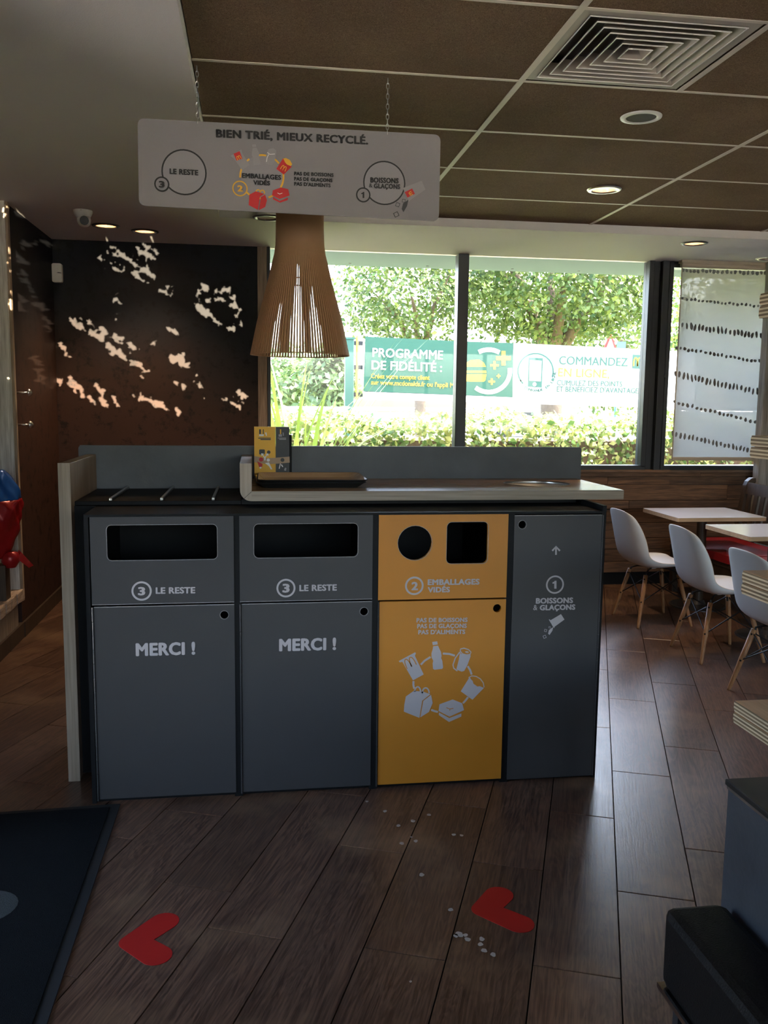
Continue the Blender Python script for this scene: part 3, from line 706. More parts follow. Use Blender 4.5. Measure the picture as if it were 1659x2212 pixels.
def zp(pr, pts, holes=()): return pr.pxpoly([zz(*q) for q in pts], [[zz(*q) for q in h] for h in holes])
def arch(x0, x1, yb, yt, n=8): return [(x0 + (x1 - x0) * (1 - math.cos(math.pi * k / n)) / 2, yb - (yb - yt) * math.sin(math.pi * k / n)) for k in range(n + 1)]
# ring segments between the symbols
for a in ([(308, 470), (335, 440), (380, 412)], [(472, 386), (520, 389), (562, 402)], [(658, 480), (676, 510), (687, 543)], [(660, 712), (640, 738), (622, 757)], [(435, 822), (410, 816), (385, 806)], [(258, 648), (252, 620), (253, 592)]):
    Print(YD).line([zz(*q) for q in a], 4.2).build('printed_arc', P_, dr)
pr = Print(YD)   # drinks cup with its golden-arch sign cut out as a line
zp(pr, [(143, 442), (265, 377), (271, 384), (263, 402), (329, 542), (249, 586), (170, 448), (150, 452)])
pr.build('printed_cup', P_, dr)
def arches(Y, par, pts, w, mt):
    q = Print(Y, lift=.0016)
    for a in pts: q.line(a, w)
    q.build('printed_emblem', mt, par)
def m_shape(x, y, wd, ht, ang):
    """two narrow arches side by side, as a polyline in pixels; x, y is the middle of the foot line"""
    c, s = math.cos(ang), math.sin(ang); out = []
    for sgn in (-1, 1):
        a = []
        for k in range(13):
            th = math.pi * k / 12; u = sgn * wd / 4 + wd / 4 * -math.cos(th); v_ = ht * (math.sin(th) ** .7)
            a.append((x + u * c + v_ * s, y + u * s - v_ * c))
        out.append(a)
    return out
arches(YD, dr, m_shape(*zz(240, 484), 22, 20, R(-25)), 1.9, 'yellow_door')
pr = Print(YD)   # bottle
zp(pr, [(393, 300), (430, 295), (434, 318), (397, 324)])
zp(pr, [(400, 332), (436, 327), (446, 350), (459, 375), (463, 405), (459, 420), (468, 440), (474, 490), (468, 500), (410, 507), (399, 500), (396, 460), (401, 440), (388, 415), (387, 385), (396, 355)])
pr.build('printed_bottle', P_, dr)
pr = Print(YD)   # can
zp(pr, [(600, 372), (606, 388), (640, 398), (676, 392), (680, 405), (656, 470), (632, 515), (612, 521), (580, 508), (574, 500), (592, 430)])
pr.line([zz(*q) for q in ((602, 368), (604, 352), (630, 346), (664, 357), (682, 375), (678, 390), (650, 396), (618, 388), (602, 368))], 2.2)
pr.line([zz(*q) for q in ((598, 375), (565, 420), (548, 470), (553, 495), (580, 516))], 2.4)
zp(pr, [(638, 370), (655, 368), (668, 376), (655, 382), (642, 379)])
pr.build('printed_can', P_, dr)
pr = Print(YD)   # fries carton
zp(pr, [(672, 562), (686, 583), (694, 590), (701, 612), (716, 622), (730, 633), (749, 630), (778, 643), (693, 731), (606, 668)])
pr.line([zz(*q) for q in ((664, 566), (688, 553), (720, 556), (752, 575), (774, 605), (780, 638))], 1.9)
pr.build('printed_carton', P_, dr)
pr = Print(YD)   # burger box
zp(pr, [(447, 765), (545, 729), (616, 757), (630, 808), (522, 857), (440, 815)])
zp(pr, [(443, 826), (520, 868), (610, 834), (610, 856), (518, 897), (442, 845)])
pr.build('printed_box', P_, dr)
q_ = Print(YD, lift=.0016)
q_.line([zz(*q) for q in ((498, 789), (524, 800), (551, 794))], 1.4).line([zz(*q) for q in ((524, 800), (524, 812))], 1.4)
q_.build('printed_box_mark', 'yellow_door', dr)
pr = Print(YD)   # meal box with handles
zp(pr, [(196, 707), (256, 664), (330, 672), (378, 690), (318, 738), (297, 866), (181, 820), (184, 770)])
zp(pr, [(384, 694), (396, 755), (368, 822), (304, 862), (326, 740)])
pr.line([zz(*q) for q in arch(262, 306, 672, 634)], 3.2); pr.line([zz(*q) for q in arch(318, 370, 682, 642)], 3.2)
pr.build('printed_meal_box', P_, dr)

# tall grey cabinet for drinks
t = cabinet('bin_cabinet', 1.012, 1.412, 'tall narrow grey cabinet for drinks and ice with an arrow')
lk = pxc(1128.3, 1133.4, 8.8)
dr = holed(t, 'door', 1.026, .012, 1.394, 1.122, [lk], 'grey_door'); rim(dr, lk, .0014)
MB().box(1.026, 1.394, YD - .0006, YD + .01, 1.1205, 1.1226).build('worn_edge', 'edge_wear', dr)
hinge(dr, 1.3985, .012, 1.122)
z6 = lambda x, y: (780 + x * .36166, 920 + y * .36166)
pr = Print(YD)
pr.line([z6(1164, 770), z6(1164, 722)], 3.6).line([z6(1142, 746), z6(1164, 721), z6(1187, 746)], 3.8)
pr.build('printed_arrow', P_, dr)
number_ring(dr, '1', *z6(1158, 948), 19.3, 3.4, z6(1144, 925) + z6(1171, 972))
a, b_ = z6(1043, 1060), z6(1265, 1056); lettering('printed_text', 'BOISSONS', *a, *b_, 11.4, YD, P_, dr, bold=.042, space=1.02)
a, b_ = z6(1066, 1100), z6(1278, 1096); lettering('printed_text', 'GLAÇONS', *a, *b_, 11, YD, P_, dr, bold=.042, space=1.02)
a, b_ = z6(1028, 1100), z6(1052, 1100); lettering('printed_text', '&', *a, *b_, 11, YD, P_, dr, bold=.0)
pr = Print(YD)
zp(pr, [(1263, 132), (1270, 131), (1276, 138), (1354, 92), (1380, 132), (1306, 186), (1304, 196), (1298, 192)])
zp(pr, [(1286, 194), (1296, 190), (1290, 215), (1268, 247), (1258, 238), (1264, 212)])
for c, sz, a in (((1269, 190), 16, .15), ((1239, 214), 22, .25), ((1232, 261), 26, -.4)):
    q = [(c[0] + sz / 2 * 1.2 * math.cos(a + R(45 + 90 * k)), c[1] + sz / 2 * 1.2 * math.sin(a + R(45 + 90 * k))) for k in range(4)]
    q2 = [(c[0] + (x - c[0]) * .72, c[1] + (y - c[1]) * .72) for x, y in q]
    zp(pr, q, [q2[::-1]])
pr.build('printed_spilling_cup', P_, dr)

# black tray shelf with rails
ts = thing('tray_shelf', (-.39, 3.9, ZB), 'black tray return shelf with three steel rails', 'shelf')
MB().box(-.727, -.062, 3.67, YR - .001, ZB + .001, 1.155).build('shelf_board', 'black_panel', ts, bevel=.002)
for x in (-.587, -.384, -.176): MB().box(x - .006, x + .006, 3.675, 4.18, 1.155, 1.168).build('rail', 'steel', ts, bevel=.003)

# timber end panel
ep = thing('end_panel', (-.75, 3.9, 0), 'upright timber end panel at the side of the sorting station', 'panel')
MB().box(-.772, -.728, YW + .004, YR - .002, 0, 1.314).build('panel_board', 'panel_wood', ep, bevel=.002)
MB().box(-.773, -.727, YW, YW + .004, 0, 1.315).build('edge_band', 'edge_wood_v', ep)
MB().box(-.7265, -.6415, 3.66, 3.68, .01, ZB).build('filler', 'black_panel', ep)

# worktop with rounded upstand, drain
ZT = 1.200
wt = thing('worktop', (.75, 3.9, 1.16), 'wooden worktop with rounded upstand at one end and a round drain', 'worktop')
dc = (1.29, 3.915)
MB().prism([(-.018, YW + .003), (1.578, YW + .003), (1.578, YR), (-.018, YR)], [circ(dc[0], dc[1], .150, 40)[::-1]], 'z', 1.16, ZT).build('slab', 'worktop_wood', wt)
up = [(-.065, 1.314), (-.065, 1.205)] + circ(-.020, 1.205, .045, 8, R(180), R(270), True) + [(-.018, 1.16), (-.018, 1.314)]
MB().prism(up, (), 'y', YW + .003, YR).build('upstand', 'panel_wood', wt, bevel=.0015)
MB().prism([(-.018, 1.16), (1.578, 1.16), (1.578, ZT), (-.018, ZT)], (), 'y', YW, YW + .003).build('edge_band', 'edge_wood', wt)
MB().prism(up, (), 'y', YW, YW + .003).build('edge_band', 'edge_wood_v', wt)
MB().box(-.06, 1.39, 3.67, 3.69, ZB + .002, 1.1595).build('fascia', 'black_panel', wt)
MB().box(1.396, 1.412, YD, YR - .03, ZB, 1.1595).build('side_cheek', 'black_panel', wt)
Print(YW).poly(stroke([(-.052, 1.168), (-.018, 1.1995)], .0014)).build('mitre_line', 'black_panel', wt)
MB().box(1.578, 1.579, YW, YR, 1.16, ZT).build('edge_band', 'edge_wood', wt)
MB().lathe([(.154, .0008), (.149, .002), (.1488, -.006), (.1488, -.012)], (dc[0], dc[1], ZT), 40).build('drain_collar', 'steel', wt, smooth=True)
dn = MB().lathe([(.1485, -.010), (.140, -.013), (.06, -.022), (.045, -.030), (.045, -.08)], (dc[0], dc[1], ZT), 40)
dn.smooth = True; dn.build('drain_bowl', 'steel', wt)
MB().lathe([(.046, -.075), (.001, -.075)], (dc[0], dc[1], ZT), 24).build('drain_hole', 'steel', wt)
MB().box(.80, .812, 3.76, 3.768, ZT, ZT + .004).build('crumb', 'ink_orange', None)
bpy.data.objects.remove(bpy.data.objects['crumb'])

# slate splashback
sp_ = MB().prism(rrect(-.806, .9, 1.607, 1.353, .012, 3), (), 'y', YR + .001, YR + .021)
bk = thing('splashback', (.4, YR, .9), 'slate grey splashback panel along the back of the station', 'panel')
sp_.build('panel_board', 'slate', bk)
MB().box(-.80, 1.60, YR + .0005, YR + .0215, 1.3525, 1.3545).build('top_edge', 'slate', bk)
MB().box(-.726, 1.41, YR - .03, YR + .001, 0, .9).build('back_board', 'black_panel', bk)

# ---- tray stack
def tray(loc, rz, label):
    t = thing('serving_tray', loc, label, 'tray', 'trays stacked on the worktop', rz)
    prof = []
    def loop(ix, iz, r, n=5): return [(x, y, iz) for x, y in rrect(-.237 + ix, -.205 + ix, .237 - ix, .205 - ix, r, n)]
    loops = [loop(.0, .024, .045), loop(.004, .027, .043), loop(.012, .024, .04), loop(.034, .006, .03)]
    under = [loop(.036, .0, .03), loop(.010, .019, .042), loop(.0, .0235, .045)]
    n = len(loops[0])
    def skin(ls, capi, nm, mt):
        m_ = MB(); vs = [v for l in ls for v in l]; fs = []
        for i in range(len(ls) - 1):
            for k in range(n): fs.append((i * n + k, i * n + (k + 1) % n, (i + 1) * n + (k + 1) % n, (i + 1) * n + k))
        fs.append(tuple(range(capi * n, capi * n + n)))
        m_.add(vs, fs); o = bpy.data.objects.new(nm, m_.mesh(nm, mt)); COL.objects.link(o); o.parent = t; return o
    skin(loops[1:], 2, 'tray_top', 'tray_wood'); skin(under + [loops[1]], 0, 'tray_rim', 'mat_edge')
    return t
tray((.232, 3.905, ZT), R(.8), 'black rimmed wood grain serving tray, lower of the two on the worktop')
tray((.242, 3.90, ZT + .011), R(-.6), 'black rimmed wood grain serving tray, upper of the two on the worktop')

# ---- instruction cards against the splashback
YCD = 4.135
zcd = lambda x, y: (500 + x * .19289, 900 + y * .19289)
def card(name, x0, x1, mt, label, ztop=1.447):
    t = thing(name, ((x0 + x1) / 2, YCD, ZT), label, 'card')
    MB().box(x0, x1, YCD, YCD + .012, ZT, ztop).build('card_board', mt, t)
    return t
x0, x1, x2 = at(*zcd(255, 300), YCD).x, at(*zcd(495, 300), YCD).x, at(*zcd(648, 300), YCD).x
cy = card('instruction_card', x0, x1 - .0005, 'ink_yellow', 'yellow sorting instruction card with black square and circle')
cb = card('instruction_card', x1 + .0005, x2, 'ink_dark', 'black sorting instruction card beside the yellow one')
def cpoly(par, nm, mt, polys, lift=.0008):
    Print(YCD, lift).each(nm, mt, par, [[zcd(*a) for a in p] for p in polys])
bx_ = lambda a, b_, c, d: [(a, b_), (c, b_), (c, d), (a, d)]
cpoly(cy, 'printed_band', 'ink_tan', [[(255, 440), (380, 465), (495, 460), (495, 528), (400, 532), (255, 510)]], .0005)
cpoly(cy, 'printed_shapes', 'ink_dark', [bx_(310, 142, 362, 195), [(p[0], p[1]) for p in rrect(310, 367, 374, 424, 10, 4)], circ(417, 398, 20, 16), bx_(300, 236, 440, 246), bx_(325, 250, 440, 262)])
cpoly(cy, 'printed_stripe', 'ink_yellow', [bx_(330, 142, 352, 195)], .0012)
cpoly(cy, 'printed_arrow', 'ink_white', [bx_(310, 198, 362, 218), [(375, 178), (392, 178), (397, 215), (388, 215)], [(366, 490), (382, 490), (382, 460), (400, 430), (412, 445), (414, 412), (380, 418), (394, 425), (374, 452), (352, 425), (366, 416), (333, 410), (335, 442), (346, 432), (366, 462)]], .0012)
cpoly(cy, 'printed_litter', 'ink_red', [circ(332, 480, 24, 12), [(288, 500), (348, 530), (345, 560), (310, 565)]], .0014)
cpoly(cy, 'printed_litter', 'ink_white', [circ(412, 486, 18, 12), [(375, 520), (420, 512), (458, 590), (440, 590), (420, 555)], circ(325, 570, 12, 10)], .0012)
cpoly(cb, 'printed_band', 'ink_tan', [[(495, 460), (650, 448), (652, 515), (495, 528)]], .0005)
cpoly(cb, 'printed_shapes', 'ink_grey', [bx_(528, 198, 566, 224), [(572, 178), (584, 178), (587, 215), (578, 215)], bx_(520, 236, 612, 244), bx_(535, 248, 612, 258), [(598, 572), (616, 576), (610, 608), (588, 600)]])
cpoly(cb, 'printed_stripe', 'ink_yellow', [bx_(543, 142, 557, 195)], .0008)
cpoly(cb, 'printed_hole', 'ink_dark', [circ(571, 485, 22, 14)], .0012)
cpoly(cb, 'printed_litter', 'ink_white', [[(545, 520), (552, 530), (538, 586), (530, 580)], [(560, 530), (580, 560), (572, 566), (556, 545)]], .0012)
MB().box(x2 - .004, x2 + .012, YCD + .013, YCD + .05, ZT, 1.41).build('holder', 'black_panel', cb)

# ================================================================== HANGING SIGN
YS = 3.58
zs = lambda x, y: (280 + x * .42194, 230 + y * .42194)
sg = thing('hanging_sign', (at(625, 365, YS).x, YS, at(625, 365, YS).z), 'grey hanging sign board headed BIEN TRIÉ, MIEUX RECYCLÉ on two chains', 'sign')
c4 = [at(*q, YS) for q in ((297, 255), (952, 291), (948, 478), (300, 444))]
def round_poly(c, r, n=6):
    out = []
    for i in range(4):
        p, a, b_ = Vector((c[i].x, c[i].z)), Vector((c[i - 1].x, c[i - 1].z)), Vector((c[(i + 1) % 4].x, c[(i + 1) % 4].z))
        d1, d2 = (a - p).normalized(), (b_ - p).normalized()
        for k in range(n + 1):
            t = k / n; q = p + d1 * r * (1 - t) ** 2 + d2 * r * t ** 2; out.append((q.x, q.y))
    return out
sgb = MB().prism(round_poly(c4, .028), (), 'y', YS, YS + .006).build('sign_board', 'sign_panel', sg)
def chain(x, z0, z1):
    m_ = MB(); n = int(round((z1 - z0) / .019)); p = (z1 - z0) / n
    for i in range(n):
        zc = z0 + p * (i + .5); pts = []
        for k in range(11):
            a = 2 * math.pi * k / 10; u = .0055 * math.cos(a); v_ = (p * .62) * math.sin(a)
            pts.append((x + u, YS + .003, zc + v_) if i % 2 else (x, YS + .003 + u, zc + v_))
        m_.path(pts, .0014, 5)
    o = m_.build('chain', 'steel', sg); return o
chain(at(427, 262, YS).x, at(427, 266, YS).z, ZC - .006); chain(at(837, 280, YS).x, at(837, 290, YS).z, ZC - .006)
def sring(x, y, r, w, mt, lift=.0006):
    k = Print(YS, lift); k.ring(*zs(x, y), r * .42194, w * .42194); k.build('printed_ring', mt, sg)
def sdisc(x, y, r, mt, lift=.0010):
    k = Print(YS, lift); c = k.p(*zs(x, y)); k.poly(circ(c[0], c[1], r * .42194 * k.scale(*zs(x, y)), 32)); k.build('printed_disc', mt, sg)
def stext(t, xl, yl, xr, yr, h, mt='ink_black', b=.042, lift=.0022):
    lettering('printed_text', t, *zs(xl, yl), *zs(xr, yr), h * .42194, YS, mt, sg, bold=b, lift=lift, space=1.02)
def spoly(nm, mt, pts, lift=.0016): Print(YS, lift).pxpoly([zs(*q) for q in pts]).build(nm, mt, sg)
def sline(nm, mt, pts, w, lift=.0018): Print(YS, lift).line([zs(*q) for q in pts], w * .42194).build(nm, mt, sg)
stext('BIEN TRIÉ, MIEUX RECYCLÉ.', 442, 157, 1221, 194, 40)
sdisc(279, 337, 110, 'sign_light', .0004); sring(279, 337, 116, 8, 'ink_black'); sdisc(165, 398, 37, 'sign_panel'); sring(165, 398, 39, 8, 'ink_black', .0014)
stext('3', 150, 414, 180, 415, 32); stext('LE RESTE', 205, 345, 352, 353, 27)
sdisc(1304, 392, 102, 'sign_light', .0004); sring(1304, 392, 108, 7, 'ink_black'); sdisc(1196, 453, 35, 'sign_panel'); sring(1196, 453, 37, 7, 'ink_black', .0014)
spoly('printed_number', 'ink_black', one_shape(1195, 438, 469)); stext('BOISSONS', 1232, 389, 1377, 394, 26); stext('GLAÇONS', 1250, 418, 1385, 423, 24); stext('&', 1225, 414, 1242, 415, 20, b=0)
c0 = (677, 360); rad = 111
sdisc(677, 360, 106, 'sign_light', .0004)
for a0, a1 in ((178, 205), (222, 235), (250, 283), (300, 322), (338, 362 + 28), (50, 72), (88, 104), (118, 148)):
    pts = [(c0[0] + rad * math.cos(R(a0 + (a1 - a0) * k / 6)), c0[1] + rad * math.sin(R(a0 + (a1 - a0) * k / 6))) for k in range(7)]
    sline('printed_arc', 'ink_yellow', pts, 9, .0008)
sdisc(565, 420, 38, 'sign_panel'); sring(565, 420, 39, 6, 'ink_yellow', .0014); stext('2', 552, 434, 580, 435, 30, 'ink_yellow')
stext('EMBALLAGES', 575, 365, 776, 376, 24); stext('VIDÉS', 633, 400, 719, 404, 22)
for i, (t, a, b_) in enumerate((('PAS DE BOISSONS', (842, 352), (1044, 361)), ('PAS DE GLAÇONS', (842, 379), (1038, 388)), ("PAS D'ALIMENTS", (842, 405), (1029, 414)))): stext(t, *a, *b_, 18, b=.036)
spoly('printed_cup', 'ink_grey', [(516, 254), (572, 220), (577, 240), (614, 300), (577, 327), (530, 262)])
spoly('printed_label', 'ink_red', [(532, 243), (563, 229), (577, 268), (548, 278)], .002)
def sm(x, y, wd, ht, ang, mt='ink_yellow', w=3.2):
    for a in m_shape(x, y, wd, ht, ang): sline('printed_emblem', mt, a, w, .0026)
sm(563, 272, 20, 20, R(-25))
spoly('printed_bottle_cap', 'ink_grey', [(627, 196), (646, 194), (648, 206), (628, 208)])
spoly('printed_bottle', 'ink_grey', [(630, 212), (649, 211), (656, 225), (664, 240), (661, 262), (668, 280), (671, 297), (635, 302), (632, 280), (635, 264), (625, 250), (627, 230)])
spoly('printed_can', 'ink_grey', [(712, 219), (735, 214), (750, 226), (750, 240), (742, 280), (728, 300), (700, 294), (692, 285), (702, 240)])
sline('printed_can_rim', 'ink_white', [(705, 236), (718, 246), (744, 244)], 3, .0022)
sline('printed_can_shine', 'ink_white', [(712, 246), (704, 262), (701, 284)], 3, .0022)
spoly('printed_fries', 'ink_yellow', [(783, 268), (800, 264), (820, 274), (832, 296), (822, 310), (800, 305)], .0012)
spoly('printed_carton', 'ink_red', [(786, 266), (795, 286), (806, 298), (831, 308), (789, 349), (751, 320)], .0018)
sm(783, 327, 26, 24, R(28))
spoly('printed_box', 'ink_red', [(733, 430), (775, 415), (812, 424), (819, 456), (768, 474), (729, 455)])
spoly('printed_box_base', 'ink_red', [(733, 463), (768, 484), (811, 466), (809, 480), (770, 493), (735, 476)])
sline('printed_box_mark', 'ink_white', [(757, 443), (768, 449), (782, 444)], 2.6, .0022)
spoly('printed_meal_box', 'ink_red', [(613, 452), (645, 435), (690, 448), (667, 462), (657, 530), (610, 505)])
spoly('printed_meal_box_side', 'ink_red', [(694, 452), (703, 480), (694, 515), (662, 531), (672, 464)])
for a in m_shape(668, 444, 44, 16, R(6)): sline('printed_handle', 'ink_yellow', a, 6, .0012)
spoly('printed_tilted_cup', 'ink_grey', [(1399, 418), (1495, 381), (1514, 425), (1438, 478), (1430, 488)])
spoly('printed_label', 'ink_red', [(1408, 439), (1446, 420), (1460, 448), (1422, 467)], .002)
sm(1446, 442, 18, 16, R(-118))
spoly('printed_pour', 'ink_dark', [(1427, 478), (1420, 510), (1402, 541), (1393, 525), (1400, 496)])
for c, s_, a in (((1403, 483), 18, .1), ((1372, 503), 22, .35), ((1365, 553), 26, -.45)):
    q = [(c[0] + s_ * .66 * math.cos(a + R(45 + 90 * k)), c[1] + s_ * .66 * math.sin(a + R(45 + 90 * k))) for k in range(4)]
    h_ = [(c[0] + (x - c[0]) * .74, c[1] + (y - c[1]) * .74) for x, y in q][::-1]
    Print(YS, .0016).pxpoly([zs(*p) for p in q], [[zs(*p) for p in h_]]).build('printed_ice_cube', 'ink_dark', sg)

# ================================================================== PENDANT LAMP
YP = 4.6
pc = at(648, 640, YP); pc.z = 0
prof = [(470, 51), (531, 51), (571, 58.5), (635, 76), (696, 93), (768, 108)]
k = YP / F / FW.y * 1.0
kk = (at(658, 640, YP) - at(648, 640, YP)).length / 10
prof = [(at(648, y, YP).z, r * kk) for y, r in prof]
prof = [(2.66, 51 * kk)] + prof
lp = thing('pendant_lamp', (pc.x, YP, prof[-1][0]), 'cone-shaped pendant lamp of thin birch slats hanging behind the sign', 'lamp')
NS = 100
dense = []
for i in range(len(prof) - 1):
    for t in (0, .5): dense.append((prof[i][0] + (prof[i + 1][0] - prof[i][0]) * t, prof[i][1] + (prof[i + 1][1] - prof[i][1]) * t))
dense.append(prof[-1])
z_ = np.array([d[0] for d in dense]); r_ = np.array([d[1] for d in dense])
for _ in range(2): r_[1:-1] = .25 * r_[:-2] + .5 * r_[1:-1] + .25 * r_[2:]
sw, st = .0076, .0060
vs = []; fs = []
for z, r in zip(z_, r_):
    h_ = min(sw, 2 * math.pi * r / NS * 1.02) / 2
    vs += [(r, -h_, z - prof[-1][0]), (r, h_, z - prof[-1][0]), (r - st, h_, z - prof[-1][0]), (r - st, -h_, z - prof[-1][0])]
for i in range(len(z_) - 1):
    for q in range(4): fs.append((i * 4 + q, i * 4 + (q + 1) % 4, i * 4 + 4 + (q + 1) % 4, i * 4 + 4 + q))
fs += [(0, 1, 2, 3), tuple(range(len(vs) - 4, len(vs)))[::-1]]
sme = MB().add(vs, fs).mesh('slat', 'veneer')
for i in range(NS):
    o = bpy.data.objects.new('slat', sme); COL.objects.link(o); o.parent = lp; o.rotation_euler.z = 2 * math.pi * (i + .3) / NS
zb = prof[-1][0]
def hoop(z, r, h_): MB().lathe([(r - .004, 0), (r - .004, h_), (r - .0065, h_), (r - .0065, 0), (r - .004, 0)], (pc.x, YP, z), 48).build('ring', 'veneer', lp)
hoop(zb + .0, prof[-1][1] + .0005, .005); hoop(at(648, 610, YP).z, 66 * kk, .008); hoop(2.40, 50 * kk, .01); hoop(2.64, 51 * kk, .012)
MB().lathe([(.0, .0), (.10, .0), (.10, .006), (0, .006)], (pc.x, YP, 2.655), 24).build('top_disc', 'veneer', lp)
MB().tube((pc.x, YP, 2.66), (pc.x, YP, ZC - .02), .004, n=6).build('cable', 'ink_black', lp)
MB().lathe([(.05, 0), (.05, .03), (.045, .035), (0, .035)], (pc.x, YP, ZC - .036), 20).build('ceiling_cap', 'white_plastic', lp)

# ================================================================== CEILING FIXTURES
def downlight(loc, label, r=.095, trim='dark_steel', watt=11, lit=True):
    t = thing('downlight', loc, label, 'ceiling lamp', 'recessed downlights')
    z = 0
    def part(nm, mt, prof, n=36):
        m_ = MB().lathe(prof, (0, 0, 0), n); m_.smooth = True
        o = bpy.data.objects.new(nm, m_.mesh(nm, mt)); COL.objects.link(o); o.parent = t
    part('trim_ring', trim, [(r, -.0005), (r - .004, -.006), (r * .74, -.008), (r * .70, .0)])
    part('reflector', 'reflector', [(r * .72, -.004), (r * .66, .02), (r * .52, .05), (.001, .058)])
    if lit:
        l = bpy.data.lights.new('lamp_light', 'SPOT'); l.energy = watt; l.color = (1, .72, .45); l.spot_size = R(100); l.spot_blend = .6; l.shadow_soft_size = .03
        lo = bpy.data.objects.new('lamp_light', l); COL.objects.link(lo); lo.parent = t; lo.location = (0, 0, .004)
    part('bulb', 'bulb_glow' if lit else 'white_plastic', [(.001, .012), (.02, .014), (.034, .022), (.036, .034), (.02, .055)], 20)
    return t
for (x, y, z, lab, tr) in ((-1.027, 6.561, ZS, 'lit recessed downlight next to the dome camera', 'dark_steel'), (-.781, 6.716, ZS, 'lit recessed downlight over the papered end wall, second from the dome camera', 'dark_steel'),
    (.085, 6.05, ZS, 'lit recessed downlight in the white ceiling partly behind the hanging sign', 'dark_steel'), (3.253, 6.355, ZS, 'lit recessed downlight in the white ceiling by the roller blind', 'dark_steel'),
    (4.16, 6.86, ZS, 'recessed downlight in the white ceiling right above the roller blind', 'steel'), (2.042, 5.13, ZC - .004, 'lit recessed downlight with steel ring in a brown ceiling tile', 'steel')):
    downlight((x, y, z - .002), lab, .098 if z < ZC - .01 else .10, tr, lit='lit' in lab)
spk = thing('ceiling_speaker', (1.688, 3.847, ZC - .004), 'round ceiling speaker with white ring and dark grille', 'speaker')
MB().lathe([(.090, -.0005), (.088, -.006), (.068, -.008), (.064, -.003)], (1.688, 3.847, ZC - .0045), 36).build('trim_ring', 'white_plastic', spk, smooth=True)
MB().lathe([(.066, -.004), (.04, -.006), (.001, -.0065)], (1.688, 3.847, ZC - .0045), 30).build('grille', 'grille_dark', spk, smooth=True)
# air diffuser: square louvres one inside the other
vx, vy = (VENT[0] + VENT[1]) / 2, (VENT[2] + VENT[3]) / 2; hv = .3125
vt = thing('air_vent', (vx, vy, ZC), 'square ceiling air vent with nested louvres', 'vent')
def sq_ring(h0, z0, h1, z1, nm, mt, th=.0025):
    m_ = MB(); vs = []
    for h_, z in ((h0, z0), (h1, z1), (h1 - th, z1), (h0 - th, z0)):
        vs += [(vx - h_, vy - h_, z), (vx + h_, vy - h_, z), (vx + h_, vy + h_, z), (vx - h_, vy + h_, z)]
    fs = []
    for i in range(4):
        j = (i + 1) % 4
        for q in range(4): fs.append((i * 4 + q, i * 4 + (q + 1) % 4, j * 4 + (q + 1) % 4, j * 4 + q))
    return m_.add(vs, fs).build(nm, mt, vt)
sq_ring(hv, ZC - .006, hv - .0, ZC - .003, 'flange', 'vent_paint', .034)
hh = hv - .036
for i in range(7):
    h_ = hh - i * .0385
    sq_ring(h_, ZC - .008, max(h_ - .034, .012), ZC + .035, 'louvre', 'vent_paint')
    sq_ring(h_ + .001, ZC - .0105, h_ + .001, ZC - .0075, 'louvre_lip', 'white_plastic', .0035)
MB().box(vx - hv + .004, vx + hv - .004, vy - hv + .004, vy + hv - .004, ZC + .06, ZC + .065).build('duct_plate', 'plenum_grey', vt)
for sx in (-1, 1): MB().box(vx + sx * (hv - .004) - .001, vx + sx * (hv - .004) + .001, vy - hv, vy + hv, ZC, ZC + .06).build('duct_side', 'plenum_grey', vt)
for sy in (-1, 1): MB().box(vx - hv, vx + hv, vy + sy * (hv - .004) - .001, vy + sy * (hv - .004) + .001, ZC, ZC + .06).build('duct_side', 'plenum_grey', vt)
# dome camera
dm = thing('dome_camera', (-1.094, 6.085, ZS), 'small white dome security camera under the white ceiling', 'camera')
c = Vector((-1.094, 6.085, ZS))
o = MB().lathe([(.060, 0), (.060, -.012), (.052, -.030), (.040, -.050)], c, 28); o.smooth = True; o.build('housing', 'white_plastic', dm)
o = MB(); o.smooth = True
bc = c + Vector((.006, -.005, -.062)); prf = [(.044 * math.sin(math.pi * k / 12), -.044 * math.cos(math.pi * k / 12)) for k in range(13)]
o.lathe([(max(r, .0005), z) for r, z in prf], bc, 24).build('eyeball', 'white_plastic', dm)
ld = (EYE - bc + Vector((.3, 0, 0))).normalized()
MB().tube(bc + ld * .030, bc + ld * .0445, .029, .027, 20).build('lens', 'ink_black', dm)
MB().lathe([(.004, -.001), (.001, -.003)], c + Vector((-.001, -.0605, -.006)), 8).build('screw', 'ink_black', dm)
# motion sensor in the corner
sx, sy = -1.492, YF
sn_ = thing('motion_sensor', (sx, sy, 2.51), 'small white motion sensor box high on the papered wall in the corner', 'sensor')
MB().prism(rrect(sx - .036, 2.445, sx + .036, 2.585, .012, 4), (), 'y', sy - .05, sy - .0).build('housing', 'white_plastic', sn_, bevel=.006)
MB().prism([(sx - .002, 2.514), (sx + .033, 2.511), (sx + .033, 2.516), (sx + .012, 2.519)], (), 'y', sy - .052, sy - .049).build('slot', 'ink_dark', sn_)
